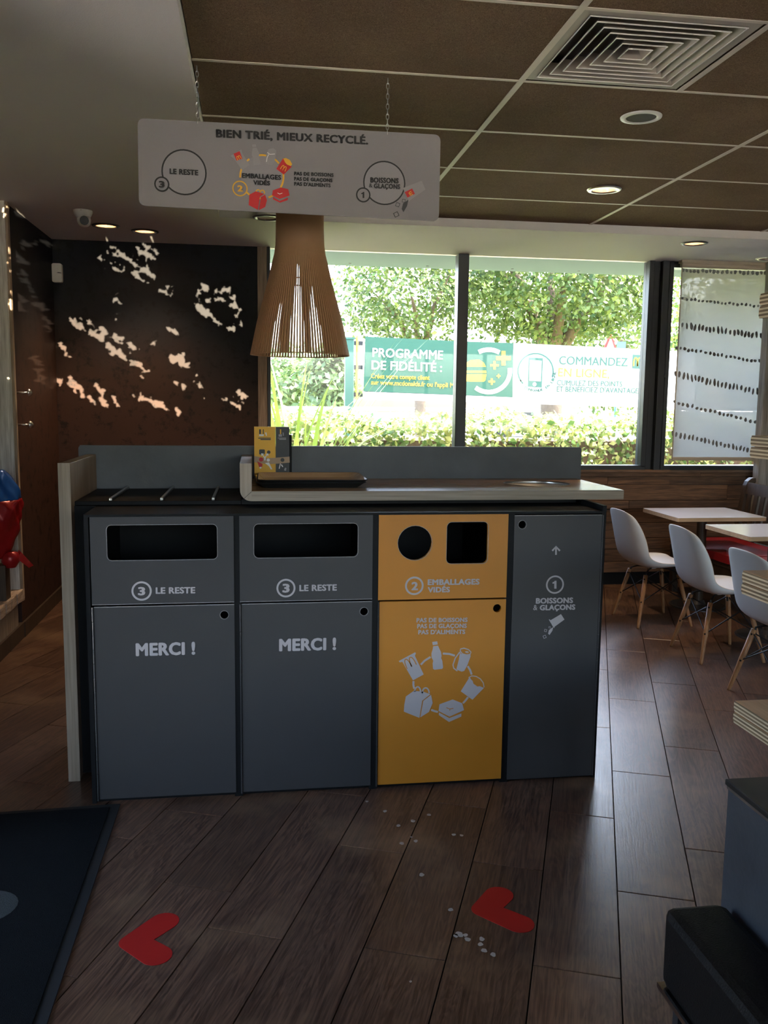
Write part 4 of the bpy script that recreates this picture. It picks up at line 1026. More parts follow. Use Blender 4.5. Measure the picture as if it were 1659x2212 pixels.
# coat knobs
for z, y, lab in ((1.60, 5.985, 'brushed steel coat knob on the papered side wall, upper of two'), (1.394, 5.985, 'brushed steel coat knob on the papered side wall, lower of two')):
    t = thing('coat_knob', (XL, y, z), lab, 'hook', 'coat knobs')
    MB().tube((XL, y, z), (XL + .075, y, z), .006, n=10).build('stem', 'steel', t, smooth=True)
    m_ = MB(); m_.smooth = True
    pr_ = [(.001, .104), (.008, .102), (.020, .094), (.026, .085), (.024, .079), (.006, .075)]
    n = 20; vs = [(XL + a, y + r * math.cos(2 * math.pi * q / n), z + r * math.sin(2 * math.pi * q / n)) for r, a in pr_ for q in range(n)]
    fs = [(i * n + q, i * n + (q + 1) % n, (i + 1) * n + (q + 1) % n, (i + 1) * n + q) for i in range(len(pr_) - 1) for q in range(n)]
    m_.add(vs, fs).build('knob', 'steel', t)

# foil bag in the niche: stuffed bag, blue above, red below, tied at the foot
bg = thing('foil_bag', (-1.56, 5.60, .33), 'crumpled shiny bag, blue on top and red below, in the wooden niche', 'bag')
zt_, zm, zl_ = at(20, 1015, 5.6).z, at(30, 1078, 5.6).z, at(20, 1205, 5.6).z
def bag(z_lo, z_hi, mt, nm):
    m_ = MB(); m_.smooth = True; n, h_ = 40, 22; vs = []
    for i in range(h_ + 1):
        z = z_lo + (z_hi - z_lo) * i / h_
        t = (z - zl_) / (zt_ - zl_)
        rr = .155 * (max(0, math.sin(math.pi * min(.985, .10 + t * .86))) ** .55) * (1.0 if t > .62 else .55 + .45 * (t / .62) ** .8)
        for q in range(n):
            a = 2 * math.pi * q / n
            wob = 1 + .07 * math.sin(3 * a + t * 9) + .06 * math.sin(5 * a - t * 14) + .04 * math.sin(9 * a + t * 25)
            vs.append((-1.565 + rr * wob * math.cos(a) * .95, 5.60 + rr * wob * math.sin(a) * 1.1, z))
    fs = [(i * n + q, i * n + (q + 1) % n, (i + 1) * n + (q + 1) % n, (i + 1) * n + q) for i in range(h_) for q in range(n)]
    fs += [tuple(range(n))[::-1], tuple(range(h_ * n, h_ * n + n))]
    m_.add(vs, fs).build(nm, mt, bg)
bag(zm, zt_, 'foil_blue', 'upper_half'); bag(zl_, zm, 'foil_red', 'lower_half')
MB().lathe([(.03, 0), (.055, .04), (.05, .09), (.02, .10)], (-1.50, 5.60, zl_ - .06), 14).build('tied_neck', 'foil_red', bg, smooth=True)
MB().add([(-1.45, 5.60, zl_ + .05), (-1.44, 5.62, zl_ + .03), (-1.38, 5.66, zl_ - .06), (-1.40, 5.63, zl_ - .07), (-1.46, 5.58, zl_ + .0)], [(0, 1, 2, 3, 4)]).build('ribbon', 'foil_red', bg)
MB().box(-1.62, -1.52, 5.55, 5.65, .33, zl_ - .04).build('stand', 'bench_wood', bg)

# ================================================================== FLOOR STICKERS, SPILLS, MAT
def capsule_union(p0, pa, pb, r):
    """rounded heart: two thick round-ended arms that meet at p0"""
    out = []
    p0, pa, pb = Vector(p0), Vector(pa), Vector(pb)
    def ang(v): return math.atan2(v.y, v.x)
    d1, d2 = pa - p0, pb - p0
    a1, a2 = ang(d1), ang(d2)
    # outline, counter-clockwise from the outer side of arm b round its end, the notch, arm a, and the tip
    out += [(pb.x + r * math.cos(a2 - math.pi / 2 + math.pi * k / 12), pb.y + r * math.sin(a2 - math.pi / 2 + math.pi * k / 12)) for k in range(13)]
    bis = (d1.normalized() + d2.normalized()).normalized(); half = (a1 - a2) / 2
    nt_ = p0 + bis * (r / math.sin(half)); out.append((nt_.x, nt_.y))
    out += [(pa.x + r * math.cos(a1 - math.pi / 2 + math.pi * k / 12), pa.y + r * math.sin(a1 - math.pi / 2 + math.pi * k / 12)) for k in range(13)]
    s0, s1 = a1 + math.pi / 2, a2 - math.pi / 2 + 2 * math.pi
    rt = r * .8
    out += [(p0.x + rt * math.cos(s0 + (s1 - s0) * k / 8), p0.y + rt * math.sin(s0 + (s1 - s0) * k / 8)) for k in range(9)]
    return out
for (p0, pa, pb, r, lab) in (((-.368, 2.457), (-.285, 2.548), (-.290, 2.384), .045, 'red heart floor sticker beside the black doormat'),
                        ((.692, 2.489), (.764, 2.562), (.782, 2.402), .046, 'red heart floor sticker among white spilt drops')):
    o = MB().prism(capsule_union(p0, pa, pb, r), (), 'z', 0, .0012).build('heart_sticker', 'heart_red', loc=(p0[0], p0[1], 0)); tag(o, lab, 'sticker', 'red heart stickers on the floor')
zfr = lambda x, y: (650 + x * .45208, 1650 + y * .45208)
for i, (x, y, s_) in enumerate(((402, 227, 8), (315, 180, 6), (535, 273, 9), (466, 295, 8), (612, 243, 8), (483, 380, 9), (549, 369, 8), (730, 339, 8), (767, 342, 7), (577, 530, 10), (716, 697, 10), (757, 815, 15), (741, 822, 9), (786, 819, 9), (796, 839, 11), (864, 837, 10), (858, 862, 10), (876, 892, 11), (919, 912, 10), (524, 1041, 5), (527, 350, 5))):
    c = atz(*zfr(x, y), 0); r = s_ * .45 * 1.25 * (c - EYE).length / F * .9
    pts = [(c.x + r * (1 + .18 * math.sin(3 * a + i)) * math.cos(a), c.y + r * 1.15 * (1 + .18 * math.sin(2 * a + i * 2)) * math.sin(a)) for a in [2 * math.pi * k / 12 for k in range(12)]]
    o = MB().prism(pts, (), 'z', 0, .0008).build('milk_drop', 'spill_white', loc=(c.x, c.y, 0))
    tag(o, 'dried white drop splashed on the plank floor before the yellow cabinet', 'spill', 'white drops on the floor')
mt_ = thing('doormat', (-1.1, 2.6, 0), 'black ribbed doormat with grey round print and rubber border', 'mat')
MB().prism([(-1.30, 1.35), (-.566, 1.35), (-.566, 3.325), (-1.30, 3.30)], (), 'z', .001, .010).build('pile', 'mat_black', mt_)
bd = MB().prism([(-1.36, 1.30), (-.531, 1.30), (-.531, 3.357), (-1.36, 3.325)], [[(-1.30, 1.35), (-.566, 1.35), (-.566, 3.325), (-1.30, 3.30)][::-1]], 'z', .0005, .006)
bd.build('rubber_border', 'mat_edge', mt_)
MB().prism([(-.845 + .105 * math.cos(a), 2.678 + .095 * math.sin(a)) for a in [2 * math.pi * k / 28 for k in range(28)]], (), 'z', .009, .0106).build('grey_print', 'mat_grey', mt_)

# ================================================================== CHAIRS
def make_chair():
    t = thing('shell_chair', (0, 0, 0), '', 'chair', 'white shell chairs at the tables')
    # side profile, facing +X: (forward, height, half width, side lift, wrap forward)
    pf = [(.225, .408, .185, .000, .0), (.232, .424, .198, .004, .0), (.222, .437, .208, .010, .0), (.175, .441, .222, .020, 0), (.10, .434, .232, .030, 0), (.02, .424, .238, .040, 0), (-.06, .417, .240, .052, .004), (-.13, .420, .238, .066, .012), (-.180, .440, .234, .070, .028),
          (-.212, .478, .230, .060, .050), (-.232, .528, .226, .044, .066), (-.248, .585, .221, .028, .074), (-.263, .645, .215, .012, .074), (-.277, .705, .206, .0, .068), (-.290, .760, .194, -.008, .056), (-.300, .800, .178, -.016, .044), (-.305, .820, .160, -.024, .036), (-.306, .829, .135, -.030, .030)]
    nv = 16; vs = []
    for (x, z, hw_, lift, wrap) in pf:
        for j in range(nv + 1):
            s_ = -1 + 2 * j / nv; e = abs(s_) ** 2.6
            vs.append((x + wrap * e, hw_ * math.sin(s_ * math.pi / 2) if True else hw_ * s_, z + lift * e))
    fs = [(i * (nv + 1) + j, i * (nv + 1) + j + 1, (i + 1) * (nv + 1) + j + 1, (i + 1) * (nv + 1) + j) for i in range(len(pf) - 1) for j in range(nv)]
    m_ = MB().add(vs, fs); m_.smooth = True
    o = bpy.data.objects.new('shell', m_.mesh('shell', 'chair_shell')); COL.objects.link(o); o.parent = t
    o.data.materials.append(MATS['shell_rim'])
    sd_ = o.modifiers.new('thick', 'SOLIDIFY'); sd_.thickness = .006; sd_.offset = 0; sd_.material_offset_rim = 1; sd_.use_rim = True
    o.modifiers.new('sub', 'SUBSURF').levels = 1; o.modifiers['sub'].render_levels = 2
    def part(nm, mt, mb, smooth=False):
        mb.smooth = smooth; o = bpy.data.objects.new(nm, mb.mesh(nm, mt)); COL.objects.link(o); o.parent = t; return o
    top, bot = {}, {}
    for a in (-1, 1):
        for b_ in (-1, 1):
            p1 = Vector((-.0 + a * .125, b_ * .125, .365)); p0 = Vector((a * .205 + .0, b_ * .205, 0)); top[a, b_], bot[a, b_] = p1, p0
            m_ = MB().path([p0, p0 + (p1 - p0) * .04, p0 + (p1 - p0) * .5, p1], [.0095, .0105, .0150, .0155], 12)
            lg = part('leg', 'leg_wood', m_, True)
            for f_ in (.50, .93):
                q = p0 + (p1 - p0) * f_
                for sg_ in (1,):
                    d = Vector((-1, -1 * 1, 0)).normalized()
                    bo = MB().tube(q + d * .012, q + d * .0175, .0055, n=8)
                    ob = bpy.data.objects.new('bolt', bo.mesh('bolt', 'ink_black')); COL.objects.link(ob); ob.parent = lg
    # black wire base: plates at the leg tops and crossing struts
    for a in (-1, 1):
        for b_ in (-1, 1):
            part('top_bracket', 'ink_black', MB().path([top[a, b_] - Vector((0, 0, .05)) , top[a, b_] + Vector((-a * .006, -b_ * .006, .012)), Vector((a * .085, b_ * .085, .395)), Vector((a * .03, b_ * .03, .402))], .006, 6))
    mid = lambda a, b_, f_: bot[a, b_] + (top[a, b_] - bot[a, b_]) * f_
    for (p, q) in (((-1, -1), (-1, 1)), ((-1, 1), (1, 1)), ((1, 1), (1, -1)), ((1, -1), (-1, -1))):
        part('strut', 'ink_black', MB().tube(mid(*p, .5), mid(*q, .95), .0038, n=6)); part('strut', 'ink_black', MB().tube(mid(*p, .95), mid(*q, .5), .0038, n=6))
    part('seat_mount', 'white_plastic', MB().lathe([(.035, .392), (.045, .405), (.045, .415)], (-.02, 0, 0), 16))
    return t
ch = make_chair()
chairs = [((2.857, 5.93, 0), R(2), 'white shell chair on wooden legs at the table nearest the window'),
          ((2.885, 5.06, 0), R(-1), 'white shell chair on wooden legs between the other two white chairs'),
          ((2.80, 4.19, 0), R(1), 'white shell chair on wooden legs partly behind the plywood rack')]
for i, (l, a, lab) in enumerate(chairs):
    o = ch if i == 0 else copy_tree(ch)
    o.location = l; o.rotation_euler.z = a; o['label'] = lab

# ================================================================== TABLES
def table(x0, x1, y0, y1, label, z=.74):
    cx, cy = (x0 + x1) / 2, (y0 + y1) / 2
    t = thing('dining_table', (cx, cy, 0), label, 'table', 'white tables by the bench')
    MB().prism(rrect(x0, y0, x1, y1, .012, 3), (), 'z', z - .030, z - .0022).build('plywood_edge', 'ply_edge', t)
    MB().prism(rrect(x0, y0, x1, y1, .012, 3), (), 'z', z - .0022, z).build('table_top', 'table_white', t)
    MB().box(cx - .17, cx + .17, cy - .17, cy + .17, z - .042, z - .030).build('top_plate', 'ink_black', t)
    MB().tube((cx, cy, .02), (cx, cy, z - .04), .038, n=20).build('column', 'bench_wood', t, smooth=False)
    MB().lathe([(.215, 0), (.215, .006), (.20, .012), (.06, .02), (.045, .05), (.0, .05)], (cx, cy, 0), 36).build('base', 'dark_steel', t)
    return t
table(3.085, 3.795, 6.05, 6.655, 'white square dining table nearest the window wall')
table(3.115, 3.82, 5.14, 5.71, 'white square dining table behind the middle shell chair')
table(3.13, 3.83, 4.16, 4.76, 'white dining table mostly hidden behind the plywood rack')

# ================================================================== BENCH
bn = thing('wooden_bench', (3.85, 5.6, 0), 'dark wooden bench with slatted back along the tables', 'bench')
yb0, yb1 = 3.9, 6.93
MB().box(3.47, 4.05, yb0, yb1, .36, .40).build('seat_board', 'bench_wood', bn, bevel=.004)
MB().box(3.48, 3.50, yb0, yb1, .28, .36).build('front_rail', 'bench_wood', bn)
def post(y):
    pts = [(4.02, .36), (4.10, .90), (4.115, .935), (4.15, .962), (4.185, .962), (4.19, .93), (4.165, .90), (4.10, .36)]
    MB().prism(pts, (), 'y', y - .03, y + .03).build('back_post', 'bench_wood', bn, bevel=.004)
for y in (yb1 - .03, 5.4, yb0 + .03): post(y)
def bb(z): return 4.035 + (z - .40) * .145
tl = lambda z0, z1, ya, yb_, nm, th=.022: MB().add([(bb(z0), ya, z0), (bb(z0) + th, ya, z0), (bb(z1) + th, ya, z1), (bb(z1), ya, z1), (bb(z0), yb_, z0), (bb(z0) + th, yb_, z0), (bb(z1) + th, yb_, z1), (bb(z1), yb_, z1)],
        [(0, 1, 2, 3), (7, 6, 5, 4), (0, 4, 5, 1), (1, 5, 6, 2), (2, 6, 7, 3), (3, 7, 4, 0)]).build(nm, 'bench_wood', bn)
tl(.83, .925, yb0 + .06, 5.37, 'top_rail'); tl(.83, .925, 5.43, yb1 - .06, 'top_rail'); tl(.46, .51, yb0 + .06, 5.37, 'lower_rail'); tl(.46, .51, 5.43, yb1 - .06, 'lower_rail')
y = yb1 - .12
while y > yb0 + .1:
    if abs(y - 5.4) > .06: tl(.51, .83, y - .026, y + .026, 'back_slat', .012)
    y -= .098
for y in (yb1 - .04, 5.4, yb0 + .04):
    for x in (3.50, 4.05): MB().box(x - .025, x + .025, y - .03, y + .03, 0, .36).build('leg', 'bench_wood', bn)
cu_ = MB().prism(rrect(3.455, 5.95, 4.0, 6.86, .04, 5), (), 'z', .40, .462).build('seat_cushion', 'red_leather', bevel=.018, loc=(3.73, 6.4, .40)); tag(cu_, 'red leather seat cushion at the window end of the bench', 'cushion', 'red cushions on the bench')
cu2 = MB().prism(rrect(3.455, 4.9, 4.0, 5.92, .04, 5), (), 'z', .40, .462).build('seat_cushion', 'red_leather', bevel=.018, loc=(3.73, 5.4, .40)); tag(cu2, 'red leather seat cushion on the middle of the bench, behind the shell chairs', 'cushion', 'red cushions on the bench')

# ================================================================== PLYWOOD RACK (room divider)
XK, YK = 1.497, 2.5
rk = thing('plywood_rack', (1.85, 2.2, 0), 'room divider rack of thick plywood shelves on weathered posts', 'rack')
def ply_slab(z0, z1):
    n = 6; th = (z1 - z0) / 2
    for h_ in range(2):
        a = z0 + th * h_ + (.001 if h_ else 0); b_ = z0 + th * (h_ + 1) - (.001 if h_ == 0 else 0)
        sh_ = MB().box(XK + .002, XK + .7, 1.80, YK - .002, a + .0005, b_ - .0005).build('shelf_board', 'ply_face', rk, loc=(XK, YK, a))
        for q in range(n):
            za, zb_ = a + (b_ - a) * q / n, a + (b_ - a) * (q + 1) / n
            e = .0 if q not in (0, n - 1) else .0015
            MB().box(XK + e, XK + .7, 1.80, YK - e, za + .0002, zb_ - .0002 if q < n - 1 else zb_ - .0012).build('ply_layer', 'ply_dark' if q % 2 else 'ply_light', sh_, loc=(XK, YK, za))
for (zt, zbm) in ((.641, .569), (1.061, .987), (1.48, 1.412), (1.903, 1.83)): ply_slab(zbm, zt)
for y in (1.88, 2.40): MB().box(XK + .30, XK + .38, y - .04, y + .04, 0, ZC - .01).build('post', 'post_wood', rk)
px_ = at(1640, 1000, 6.97).x
o = MB().box(px_, px_ + .14, 6.97, 7.06, 0, ZS).build('timber_post', 'post_wood', bevel=.004, loc=(px_ + .07, 7.0, 0)); tag(o, 'weathered grey timber post behind the bench by the roller blind', 'post')

# ================================================================== LOW TABLE END AND STOOL
lt = thing('low_counter', (1.35, 1.35, 0), 'counter end clad in blue grey slate with a thin dark top', 'counter')
MB().box(1.064, 1.75, .8, 1.778, 0, .707).build('slab_body', 'slate_blue', lt)
MB().box(1.058, 1.76, .79, 1.785, .708, .722).build('counter_top', 'dark_top', lt, bevel=.003)
MB().box(1.0615, 1.752, .798, 1.7805, .700, .7078).build('edge_line', 'steel', lt)
stl = thing('leather_stool', (1.16, 1.96, 0), 'black leather cube stool on chrome frame beside the slate counter', 'stool')
zst = .45
xs0, ys1 = .914, 2.02
c = atz(1448, 1960, zst)
MB().box(c.x - .004, c.x + .42, 1.40 + .39, 1.40 + .39 + .0, .27, zst)
MB().box(c.x - .012, 1.05, 1.15, c.y + .012, .262, zst).build('seat', 'black_leather', stl, bevel=.022)
MB().path([(c.x - .002, 1.17, zst - .012), (c.x - .002, c.y + .0, zst - .012)], .004, 8).build('piping', 'black_leather', stl)
MB().box(c.x - .016, c.x + .002, 1.15, c.y + .012, .250, .262).build('frame_bar', 'chrome', stl)
MB().box(1.03, 1.05, 1.15, c.y + .012, .250, .262).build('frame_bar', 'chrome', stl)
for y in (c.y - .02, 1.20):
    for x in (c.x + .028, 1.03): MB().box(x - .012, x + .012, y - .012, y + .012, 0, .25).build('leg', 'dark_steel', stl)

# ================================================================== ROLLER BLIND
YBL = 7.09
rb = thing('roller_blind', (4.3, YBL, 1.1), 'pale roller blind with rows of grey brush marks over the window', 'blind')
xb0, xb1 = 3.535, 5.5
MB().box(xb0, xb1, YBL, YBL + .0012, 1.125, 2.70).build('cloth', 'blind_cloth', rb)
MB().tube((xb0, YBL + .02, 2.735), (xb1, YBL + .02, 2.735), .026, n=16).build('roller_tube', 'blind_bar', rb)
MB().box(xb0 - .012, xb1, YBL - .012, YBL + .05, 2.745, ZS - .001).build('cassette', 'blind_bar', rb)
MB().box(xb0 - .004, xb1, YBL - .008, YBL + .010, 1.095, 1.125).build('bottom_bar', 'blind_bar', rb, bevel=.004)
MB().box(xb0 - .006, xb0 + .001, YBL - .003, YBL + .006, 1.095, 2.74).build('side_hem', 'blind_bar', rb)
zbl = lambda x, y: (1380 + x * .2441, 520 + y * .2441)
rows_ = [((390, 265), (1120, 290), 38, 30, 20), ((385, 512), (1060, 580), 36, 22, 17), ((385, 750), (1130, 850), 36, 50, 17), ((335, 948), (1130, 1080), 38, 26, 18), ((325, 1180), (1105, 1350), 36, 50, 16), ((315, 1428), (1060, 1610), 40, 28, 18), ((300, 1705), (970, 1855), 36, 42, 15)]
for (a, b_, stp, h_, w_) in rows_:
    P0, P1 = at(*zbl(*a), YBL), at(*zbl(*b_), YBL); kx = (at(*zbl(a[0] + 10, a[1]), YBL) - P0).length / 10
    sl_p = (P1.z - P0.z) / (P1.x - P0.x); x = P0.x; i = 0
    while x < xb1 - .05:
        z = P0.z + sl_p * (x - P0.x) * (1 if x < 4.4 else 1) + random.uniform(-.006, .006)
        if z < 1.15: break
        hh_, ww_ = h_ * kx * random.uniform(.9, 1.3) / 2, w_ * kx * random.uniform(1.15, 1.65) / 2
        tlt = random.uniform(-.2, .2)
        pts = [(x + ww_ * math.cos(q) * (1 + .15 * math.sin(3 * q + i)) + tlt * hh_ * math.sin(q), z + hh_ * math.sin(q) * (1 + .12 * math.cos(2 * q + i))) for q in [2 * math.pi * k / 10 for k in range(10)]]
        MB().prism(pts, (), 'y', YBL - .0008, YBL - .0001).build('printed_mark', 'blind_ink', rb)
        x += stp * kx * random.uniform(.85, 1.15); i += 1

# ================================================================== OUTSIDE
gd = struct(MB().box(-60, 90, -60, 140, -.30, -.16).build('ground', 'grass'), 'grass verge and meadow outside')
struct(MB().box(-60, 90, 41, 50, -.16, -.12).build('road', 'asphalt'), 'road beyond the verge')
struct(MB().box(-8, 12, -30, YB - .15, -.16, -.10).build('forecourt', 'gravel'), 'paved forecourt behind the viewer')
struct(MB().box(-14, XL - .6, -30, 30, -.16, -.06).build('pavement', 'gravel'), 'paved yard outside the entrance')
struct(MB().box(-3, 9, YF + .16, 8.6, -.16, -.08).build('gravel_strip', 'gravel'))
def leaf_mesh(name, centers, normals, size, aspect=.55, mat='leaf_tree', jitter=.35):
    n = len(centers)
    t1 = rng.normal(size=(n, 3)); nn = normals + rng.normal(size=(n, 3)) * .6; nn /= np.linalg.norm(nn, axis=1)[:, None]
    t1 -= nn * (t1 * nn).sum(1)[:, None]; t1 /= np.linalg.norm(t1, axis=1)[:, None]; t2 = np.cross(nn, t1)
    s_ = size * (1 + jitter * rng.uniform(-1, 1, size=(n, 1)))
    a = centers - t1 * s_; b_ = centers + t2 * s_ * aspect; c = centers + t1 * s_; d = centers - t2 * s_ * aspect
    v = np.stack([a, b_, c, d], 1).reshape(-1, 3)
    me = bpy.data.meshes.new(name); me.vertices.add(4 * n); me.loops.add(4 * n); me.polygons.add(n)
    me.vertices.foreach_set('co', v.ravel()); me.loops.foreach_set('vertex_index', np.arange(4 * n, dtype=np.int32))
    me.polygons.foreach_set('loop_start', np.arange(0, 4 * n, 4, dtype=np.int32)); me.polygons.foreach_set('loop_total', np.full(n, 4, dtype=np.int32))
    me.update(); me.validate(); me.materials.append(MATS[mat]); return me
def foliage(name, parent, centers, normals, size, mat, aspect=.55):
    off = np.array(W(parent)); o = bpy.data.objects.new(name, leaf_mesh(name, centers - off, normals, size, aspect, mat)); COL.objects.link(o); o.parent = parent; o['kind'] = 'stuff'; return o
def crown(c, rad, nclump, per, clr):
    """leaf clumps scattered through an ellipsoid, thicker toward its skin"""
    d = rng.normal(size=(nclump, 3)); d /= np.linalg.norm(d, axis=1)[:, None]
    r = rng.uniform(.45, 1, size=(nclump, 1)) ** .6
    cc = np.array(c) + d * r * np.array(rad)
    e = rng.normal(size=(nclump, per, 3)) * clr * np.array([1, 1, .6])
    pts = (cc[:, None, :] + e).reshape(-1, 3); nm = np.repeat(d, per, 0) + np.array([0, 0, .8]); return pts, nm
def tree(name, base, trunk_h, c, rad, label, nclump=420, per=26, size=.085, clr=.22, mat='leaf_tree', tr=.2, lean=(0, 0), fork=True, group='trees outside'):
    t = thing(name, base, label, 'tree', group); b0 = Vector(base)
    m_ = MB(); top = b0 + Vector((lean[0], lean[1], trunk_h))
    m_.path([b0, b0 + (top - b0) * .4 + Vector((.05, 0, 0)), top], [tr * 1.25, tr, tr * .85], 10)
    m_.build('trunk', 'bark', t, smooth=True)
    if fork:
        cv = Vector(c)
        for k in range(6):
            a = 2 * math.pi * k / 6 + .4; e = cv + Vector((rad[0] * .62 * math.cos(a), rad[1] * .62 * math.sin(a), rad[2] * random.uniform(-.2, .55)))
            MB().path([top - Vector((0, 0, .15)), top + (e - top) * .45 + Vector((0, 0, .25)), e], [tr * .55, tr * .34, tr * .08], 7).build('branch', 'bark', t, smooth=True)
    p, nm = crown(c, rad, nclump, per, clr); foliage('foliage', t, p, nm, size, mat)
    return t
GZ = -.16
b0 = at(1190, 890, 18); tree('lime_tree', (b0.x, 18, GZ), 2.7, (b0.x + .1, 18, 4.5), (2.7, 2.2, 1.8), 'big leafy tree with forked trunk behind the white half of the banner', nclump=620, per=44, size=.055, tr=.27)
b1 = at(885, 645, 17); tree('lime_tree', (b1.x + .3, 17.5, GZ), 2.6, (b1.x, 17, b1.z + .15), (1.45, 1.2, 1.1), 'leafy tree above the green half of the banner', nclump=170, per=44, size=.05, tr=.12)
b2 = at(1420, 620, 24); tree('lime_tree', (b2.x, 24, GZ), 2.2, (b2.x, 24, 4.6), (3.6, 2.4, 3.4), 'pale green tree beyond the big forked tree', nclump=260, per=40, size=.075, tr=.2, clr=.3)
b4 = at(1640, 640, 26); tree('lime_tree', (b4.x + 3.5, 29, GZ), 2.2, (b4.x + 3.6, 29, 4.0), (4.6, 2.6, 2.8), 'tree seen blurred through the roller blind', nclump=300, per=22, size=.18, tr=.2, clr=.4)
for (x, y, Yd, rx, rz, lab) in ((612, 812, 60, 3.4, 2.4, 'distant round tree at the edge of the meadow beyond the lamp'), (668, 828, 70, 2.6, 1.6, 'low distant tree in the meadow beside the round one'), (716, 818, 52, 1.5, 1.9, 'slim distant tree just beside the banner post')):
    c = at(x, y, Yd); tree('meadow_tree', (c.x, Yd, GZ), max(.5, c.z - rz * .6), (c.x, Yd, c.z), (rx, rx * .6, rz), lab, nclump=120, per=18, size=.24, clr=.42, mat='leaf_far', tr=.12, fork=False, group='trees in the far meadow')
# clipped hedge before the window
hd = thing('clipped_hedge', (3.0, 9.2, GZ), 'clipped green hedge right outside the windows', 'hedge')
MB().box(-.6, 7.0, 8.78, 9.65, GZ, 1.18).build('twig_core', 'bark', hd)
nl = 15000
x = rng.uniform(-.7, 7.1, nl); s_ = rng.uniform(0, 1, nl); top = s_ < .55
ztop = 1.36 + .035 * np.sin(x * 3.1) + .03 * np.sin(x * 7.7 + 1)
y = np.where(top, rng.uniform(8.62, 9.7, nl), 8.68 + rng.normal(0, .05, nl)); z = np.where(top, ztop + rng.normal(0, .05, nl), rng.uniform(.55, 1.36, nl))
y = y - .06 * np.sin(x * 5 + z * 4)
P3 = np.stack([x, y, z], 1); N3 = np.stack([np.zeros(nl), np.where(top, -.3, -1.), np.where(top, 1., .4)], 1)
foliage('foliage', hd, P3, N3, .036, 'leaf_hedge', .6)
# strappy plant by the corner of the window
fx = thing('flax_plant', (.40, 7.95, -.08), 'strap-leaved yellow green flax plant outside at the window corner', 'plant')
for k in range(120):
    a = random.uniform(0, 2 * math.pi); ln = random.uniform(1.7, 2.55); up_ = random.uniform(.62, .95); wd = random.uniform(.018, .034)
    bx0 = Vector((.34 + random.uniform(-.12, .12), 7.98 + random.uniform(-.08, .08), -.08)); d = Vector((math.cos(a), math.sin(a) * .42, 0)); sd2 = Vector((-d.y, d.x, 0)).normalized()
    vs = []; n = 7
    for i in range(n + 1):
        t = i / n; p = bx0 + Vector((0, 0, 1)) * ln * (t * up_ * 1.15 - t ** 3 * (1.0 - up_) * 1.3) + d * ln * .50 * t ** 1.6
        w_ = wd * (1 - t ** 2.2) + .001
        vs += [p - sd2 * w_, p + sd2 * w_]
    MB().add(vs, [(2 * i, 2 * i + 1, 2 * i + 3, 2 * i + 2) for i in range(n)]).build('strap_leaf', 'leaf_strap', fx)
# banner on its posts
YN_ = 13.0
bn_ = thing('banner', (at(1090, 800, YN_).x, YN_, at(1090, 870, YN_).z), 'long advertising banner, green at one end and white at the other', 'banner')
def bpoly(nm, mt, pts, lift=.0, th=.004, holes=()):
    MB().prism([(at(*q, YN_).x, at(*q, YN_).z) for q in pts], [[(at(*q, YN_).x, at(*q, YN_).z) for q in h] for h in holes], 'y', YN_ - lift - th, YN_ - lift).build(nm, mt, bn_)
XE2 = 1500
bpoly('white_cloth', 'banner_white', [(784, 862), (1392, 880), (XE2, 883), (XE2, 760), (1395, 755), (1108, 741), (1108, 858), (785, 845)])
bpoly('green_cloth', 'banner_green', [(785, 846), (1107, 858.5), (1109, 741), (989, 737), (789, 727)])
zb2 = lambda x, y: (740 + x * .40989, 700 + y * .40989)
def btext(t, a, b_, h_, mt, bold=.016): lettering('printed_text', t, *zb2(*a), *zb2(*b_), h_ * .40989, YN_ - .006, mt, bn_, bold=bold, lift=.004)
btext('PROGRAMME', (157, 172), (528, 186), 46, 'banner_white'); btext('DE FIDÉLITÉ :', (152, 238), (523, 252), 46, 'banner_white')
btext('Créez votre compte client', (150, 285), (458, 294), 24, 'banner_yellow', .010); btext("sur www.mcdonalds.fr ou l'appli McDo", (150, 318), (640, 336), 24, 'banner_yellow', .010)
btext('COMMANDEZ', (1140, 212), (1502, 222), 44, 'post_green', .012); btext('EN LIGNE,', (1135, 275), (1405, 284), 44, 'banner_yellow', .012)
btext('CUMULEZ DES POINTS', (1129, 322), (1473, 330), 28, 'post_green', .006); btext("ET BÉNÉFICIEZ D'AVANTAGES", (1128, 356), (1572, 366), 28, 'post_green', .006)
def barc(cx, cy, r, a0, a1, w, mt, nm='printed_arc', lift=.007):
    pts = [zb2(cx + r * math.cos(R(a0 + (a1 - a0) * k / 16)), cy + r * math.sin(R(a0 + (a1 - a0) * k / 16))) for k in range(17)]
    Print(YN_ - .005, lift=.003, thick=.0005).line(pts, w * .41).build(nm, mt, bn_)
barc(770, 247, 112, -118, -60, 22, 'banner_white'); barc(770, 247, 112, -8, 128, 22, 'banner_white')
def bshape(nm, mt, pts, lift=.004): bpoly(nm, mt, [zb2(*q) for q in pts], lift, .002)
bshape('printed_bun', 'banner_yellow', [(658, 200), (675, 190), (720, 187), (745, 205), (755, 225), (640, 225), (642, 212)]); bshape('printed_patty', 'banner_yellow', [(640, 245), (756, 245), (758, 258), (640, 256)]); bshape('printed_bun', 'banner_yellow', [(640, 264), (758, 264), (752, 298), (742, 304), (640, 302)])
for (x, y, s_) in ((847, 180, 38), (800, 217, 22), (821, 274, 11), (785, 303, 17)):
    w_ = s_ * .28; bshape('printed_plus', 'banner_yellow', [(x - s_, y - w_), (x - w_, y - w_), (x - w_, y - s_), (x + w_, y - s_), (x + w_, y - w_), (x + s_, y - w_), (x + s_, y + w_), (x + w_, y + w_), (x + w_, y + s_), (x - w_, y + s_), (x - w_, y + w_), (x - s_, y + w_)], .008)
